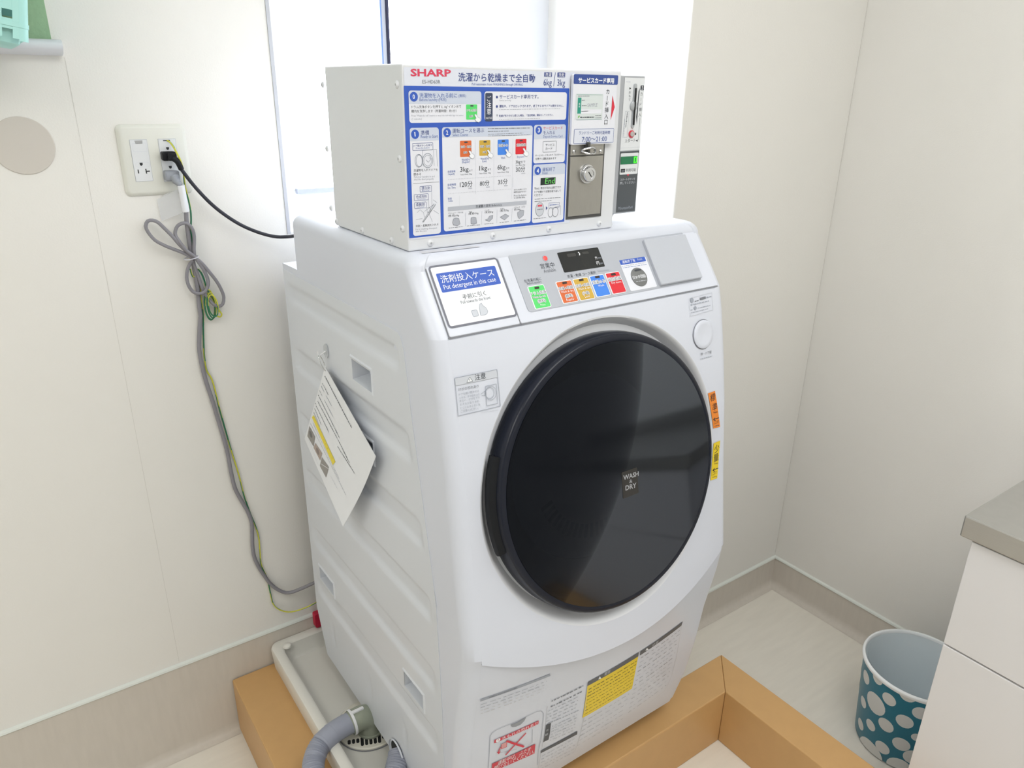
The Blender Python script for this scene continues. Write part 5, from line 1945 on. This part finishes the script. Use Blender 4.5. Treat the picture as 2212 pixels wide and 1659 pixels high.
tag(eo, 'thin green and yellow earth wire running down the wall beside the grey cord', 'wire')

# ---- round blank cover
m = MB()
cc = wp(50, 315)
m.lathe([(0.0470, 0.0), (0.0470, 0.0010), (0.0458, 0.0018), (0.0001, 0.0018)], cc, (0, -1, 0), mat('cover_beige', (206, 200, 192), 0.55), 56)
co = m.build('wall_cover_disc', smooth=30)
tag(co, 'flat round beige cover disc on the wall left of the socket', 'cover')

# ---- green board with its ledge
gb = thing('green_board', 'green board with a white ledge under it at the upper left on the wall', 'board', tuple(wp(70, 60)))
m = MB()
gx = wp(111, 90).x
m.box(gx - 0.9, gx, YB - 0.0065, YB - 0.0005, 1.566, 2.2, mat('board_green', (152, 184, 148), 0.8, noise=0.10, scale=120, bump=0.2))
m.build('panel', gb, smooth=0)
m = MB()
zt_ = 1.566
prof = [(YB - 0.0005, zt_), (YB - 0.022, zt_), (YB - 0.030, zt_ - 0.003), (YB - 0.033, zt_ - 0.009), (YB - 0.031, zt_ - 0.015), (YB - 0.022, zt_ - 0.021), (YB - 0.004, zt_ - 0.024), (YB - 0.0005, zt_ - 0.024)]
m.loft([[Vector((x, y, z)) for y, z in prof] for x in (gx - 0.9, gx + 0.012)], mat('ledge_white', (222, 224, 230), 0.4), True, True, True)
m.build('ledge', gb, smooth=50)

# ---- mint basket hanging in front of the board
M_MINT = mat('mint_plastic', (176, 228, 222), 0.45)
bk_ = thing('plastic_basket', 'mint green slotted plastic basket in front of the green board', 'basket', (at(45, 100, 1, 1.40).x, 1.40, at(45, 100, 1, 1.40).z))
bk_.rotation_euler = (0.0, 0.17, 0.0)
bx1 = at(51, 40, 1, 1.39).x
bz0 = at(20, 104, 1, 1.39).z
BX_0, BYA, BYB_, BZT = bx1 - 0.30, 1.39, 1.518, 1.80


def slotted(mb, P0, e1, L, z0, z1, n, t, taper):
    """wall with rows of rectangular slots, bars in a band of strips"""
    e1 = Vector(e1)
    nn = Vector((-e1.y, e1.x, 0)) * t
    for k in range(9):
        za = z0 + 0.012 + (z1 - z0 - 0.012) * k / 9
        ha = 0.014
        mb.loft([[P0 + e1 * s + Vector((0, 0, z)) + nn * q for z, q in ((za, 0), (za + ha, 0), (za + ha, 1), (za, 1))] for s in (0, L)], M_MINT, True, True, True)
    cnt = max(2, int(L / 0.028))
    for k in range(cnt + 1):
        s = L * k / cnt
        w = 0.008
        s0_, s1_ = max(0, s - w), min(L, s + w)
        mb.loft([[P0 + e1 * s_ + Vector((0, 0, z)) + nn * q for z, q in ((z0, -0.2), (z1, -0.2), (z1, 0.8), (z0, 0.8))] for s_ in (s0_, s1_)], M_MINT, True, True, True)


m = MB()
slotted(m, Vector((BX_0, BYA, 0)), (1, 0, 0), bx1 - 0.012 - BX_0, bz0 + 0.012, BZT, 9, 0.0025, 0)
slotted(m, Vector((bx1 - 0.0045, BYA + 0.010, 0)), (0, 1, 0), BYB_ - BYA - 0.010, bz0 + 0.012, BZT, 9, 0.0025, 0)
slotted(m, Vector((BX_0, BYB_, 0)), (1, 0, 0), bx1 - 0.004 - BX_0, bz0 + 0.012, BZT, 9, 0.0025, 0)
slotted(m, Vector((BX_0, BYA, 0)), (0, 1, 0), BYB_ - BYA, bz0 + 0.012, BZT, 9, 0.0025, 0)
A = lambda i, z: [Vector((u, v, z)) for u, v in Print.rr(BX_0 + i, bx1 - i, BYA + i, BYB_ - i, 0.014)]
m.loft([A(0.016, bz0 + 0.001), A(0.010, bz0 + 0.006), A(0.0075, bz0 + 0.026), A(-0.001, bz0 + 0.028), A(-0.001, bz0 + 0.034), A(0.006, bz0 + 0.034), A(0.011, bz0 + 0.010)], M_MINT, True, True, True)
for zz in (BZT - 0.004,):
    m.loft([A(0.004, zz), A(-0.004, zz), A(-0.004, zz + 0.012), A(0.004, zz + 0.012)], M_MINT, True)
cr_ = [Vector((bx1 - 0.012 + 0.012 * math.sin(t), BYA + 0.012 - 0.012 * math.cos(t), 0)) for t in [math.pi / 2 * k / 5 for k in range(6)]]
m.loft([[c + Vector((0, 0, bz0 + 0.01)) for c in cr_], [c + Vector((0, 0, BZT)) for c in cr_]], M_MINT, closed=False)
m.build('body', bk_, smooth=40)
for x in (bx1 - 0.08, bx1 - 0.23):
    m = MB()
    m.tube(spline([(x, BYB_, BZT - 0.02), (x, BYB_ + 0.012, BZT + 0.05), (x, YB - 0.012, BZT + 0.09), (x, YB - 0.005, BZT + 0.09)], 0.01), 0.003, M_CHROME, 8)
    m.build('hanger', bk_, smooth=50)

# ---- red piece behind the washer
rp = MB()
r0 = at(690, 1330, 1, YB - 0.013)
A = lambda y: [Vector((u, y, v)) for u, v in Print.rr(r0.x - 0.016, r0.x + 0.085, r0.z - 0.024, r0.z + 0.016, 0.004)]
rp.loft([A(YB - 0.0085), A(YB - 0.022), [Vector((v.x * 0.97 + r0.x * 0.03, v.y - 0.003, v.z)) for v in A(YB - 0.022)]], mat('red_plastic', (196, 24, 62), 0.45), True, True, True)
ro = rp.build('red_bracket', smooth=30)
tag(ro, 'red plastic piece on the skirting, mostly hidden behind the washer', 'bracket')

# ================================================================ sink cabinet with steel top
CX0, CYE, CZ = 1.34, 0.474, 0.80
ct = thing('steel_countertop', 'brushed stainless steel countertop at the right edge', 'countertop', (1.6, 0.0, 0.756))
m = MB()
m.box(CX0, XR - 0.001, -0.9, CYE, 0.757, CZ, M_STEEL)
m.build('top', ct, smooth=0, bevel=0.003)
m = MB()
m.box(XR - 0.016, XR - 0.0005, -0.9, CYE, CZ - 0.002, CZ + 0.06, M_STEEL)
m.build('upstand', ct, smooth=0, bevel=0.002)
cab = thing('kitchen_cabinet', 'white cabinet with drawer under the steel countertop at the right', 'cabinet', (1.6, 0.0, 0))
M_CAB = mat('cabinet_white', (230, 228, 228), 0.35, noise=0.006, scale=4)
KX, KY = 1.348, 0.4545
zd = 0.523
m = MB()
m.box(KX + 0.019, XR - 0.002, -0.88, KY, 0.0, 0.7565, M_CAB)
m.build('carcass', cab, smooth=0, bevel=0.001)
m = MB()
m.box(KX, KX + 0.018, -0.12, KY, zd + 0.0018, 0.752, M_CAB)
m.build('drawer', cab, smooth=0, bevel=0.0015)
m = MB()
m.box(KX, KX + 0.018, -0.12, KY, 0.045, zd - 0.0018, M_CAB)
m.build('door', cab, smooth=0, bevel=0.0015)
m = MB()
m.box(KX, KX + 0.018, -0.88, -0.123, 0.045, 0.752, M_CAB)
m.build('door', cab, smooth=0, bevel=0.0015)

# ================================================================ polka dot bin
BC = Vector((1.626, 0.582, 0.0))
BH, BR0, BR1 = 0.237, 0.106, 0.1235
bn = thing('waste_bin', 'teal waste bin with white polka dots between the cabinet and the wall', 'bin', BC)
M_TEALB = mat('bin_teal', (44, 122, 146), 0.35, noise=0.05, scale=10)
M_DOT = mat('bin_dot', (222, 224, 222), 0.4)
M_BIN_IN = mat('bin_inside', (236, 244, 247), 0.35, noise=0.03, scale=8)
m = MB()
prof = [(BR0 - 0.004, 0.0005), (BR0, 0.006)] + [(BR0 + (BR1 - BR0) * k / 8, 0.006 + (BH - 0.012) * k / 8) for k in range(1, 9)]
m.lathe(prof, BC, (0, 0, 1), M_TEALB, 72, cap0=True)
rb = lambda z: BR0 + (BR1 - BR0) * (z - 0.006) / (BH - 0.012)


def dot(th, z, r, ri=0.0005):
    vs = []
    for q in (1.0, 0.75, 0.5, 0.25):
        for k in range(20):
            t = 2 * math.pi * k / 20
            zz = max(0.004, min(BH - 0.012, z + q * r * math.sin(t)))
            aa = th + q * r * math.cos(t) / rb(zz)
            vs.append(BC + Vector((math.cos(aa) * (rb(zz) + ri), math.sin(aa) * (rb(zz) + ri), zz)))
    cz_ = max(0.004, min(BH - 0.012, z))
    vs.append(BC + Vector((math.cos(th) * (rb(cz_) + ri), math.sin(th) * (rb(cz_) + ri), cz_)))
    fs = [(j * 20 + k, j * 20 + (k + 1) % 20, j * 20 + 20 + (k + 1) % 20, j * 20 + 20 + k) for j in range(3) for k in range(20)]
    m.add(vs, fs + [(60 + k, 60 + (k + 1) % 20, 80) for k in range(20)], M_DOT)


# dots read off the photo: crop (1480,1000) x2.518
def onbin(px, py):
    d = ray(px, py)
    A_, B_ = d.x ** 2 + d.y ** 2, None
    lo, hi = 0.4, None
    t = 0.3
    best = None
    while t < 2.2:
        q = EYE + d * t
        if math.hypot(q.x - BC.x, q.y - BC.y) < rb(max(0, q.z)):
            best = q
            break
        t += 0.0015
    return best


seen = [(985, 1165, 24), (1048, 1172, 22), (1212, 1265, 26), (970, 1300, 20), (1035, 1308, 40), (1110, 1285, 24), (1282, 1362, 26), (955, 1420, 20), (1010, 1425, 20), (1092, 1425, 26), (1194, 1405, 27), (1000, 1570, 48), (1072, 1548, 24), (1175, 1530, 27), (1258, 1490, 16), (1160, 1650, 36), (1240, 1600, 30), (950, 1530, 16)]
used = []
for x, y, r in seen:
    q = onbin(1480 + x / 2.518, 1000 + y / 2.518)
    if q is None:
        continue
    th = math.atan2(q.y - BC.y, q.x - BC.x)
    dist_ = (q - EYE).length
    rr_ = 1.35 * r / 2.518 * dist_ / FPX
    used.append((th, q.z, rr_))
    dot(th, q.z, rr_)
tries = 0
while tries < 1500:
    tries += 1
    th, z, r = random.uniform(-math.pi, math.pi), random.uniform(0.012, BH - 0.02), random.choice((0.013, 0.015, 0.016, 0.022))
    if all(math.hypot(((th - a + math.pi) % (2 * math.pi) - math.pi) * 0.117, z - b) > r + c + 0.009 for a, b, c in used) and not (-2.7 < th < -1.9 or 2.0 < th or th < -2.0):
        used.append((th, z, r))
        dot(th, z, r)
m.build('body', bn, smooth=50, recalc=False)
m = MB()
m.lathe([(BR1 - 0.0025, BH - 0.008), (BR1 - 0.004, BH - 0.05), (BR0 - 0.003, 0.010), (BR0 - 0.02, 0.006), (0.0001, 0.006)], BC, (0, 0, 1), M_BIN_IN, 72)
m.build('inside', bn, smooth=50)
m = MB()
m.lathe([(BR1 - 0.0035, BH - 0.010), (BR1 - 0.004, BH - 0.003), (BR1 - 0.0015, BH), (BR1 + 0.0025, BH - 0.001), (BR1 + 0.0038, BH - 0.005), (BR1 + 0.0028, BH - 0.010), (BR1 - 0.0005, BH - 0.011)], BC, (0, 0, 1), mat('bin_rim', (240, 243, 244), 0.35), 72)
m.build('rim', bn, smooth=60)
# thin bag folded over the inside
M_BAG = mat('bag_film', (226, 238, 244), 0.15, alpha=0.16, bump=0.8, bscale=40)
m = MB()
rings = []
for k in range(14):
    z = BH - 0.004 - (BH - 0.03) * k / 13
    rings.append([BC + Vector((math.cos(t), math.sin(t), 0)) * ((BR0 + (BR1 - BR0) * z / BH) - 0.007 - 0.004 * (0.5 + 0.5 * math.sin(7 * t + k * 0.7) * math.sin(3 * t + 1.3 * k))) + Vector((0, 0, z)) for t in [2 * math.pi * q / 64 for q in range(64)]])
m.loft(rings, M_BAG, True)
m.build('liner_bag', bn, smooth=60)
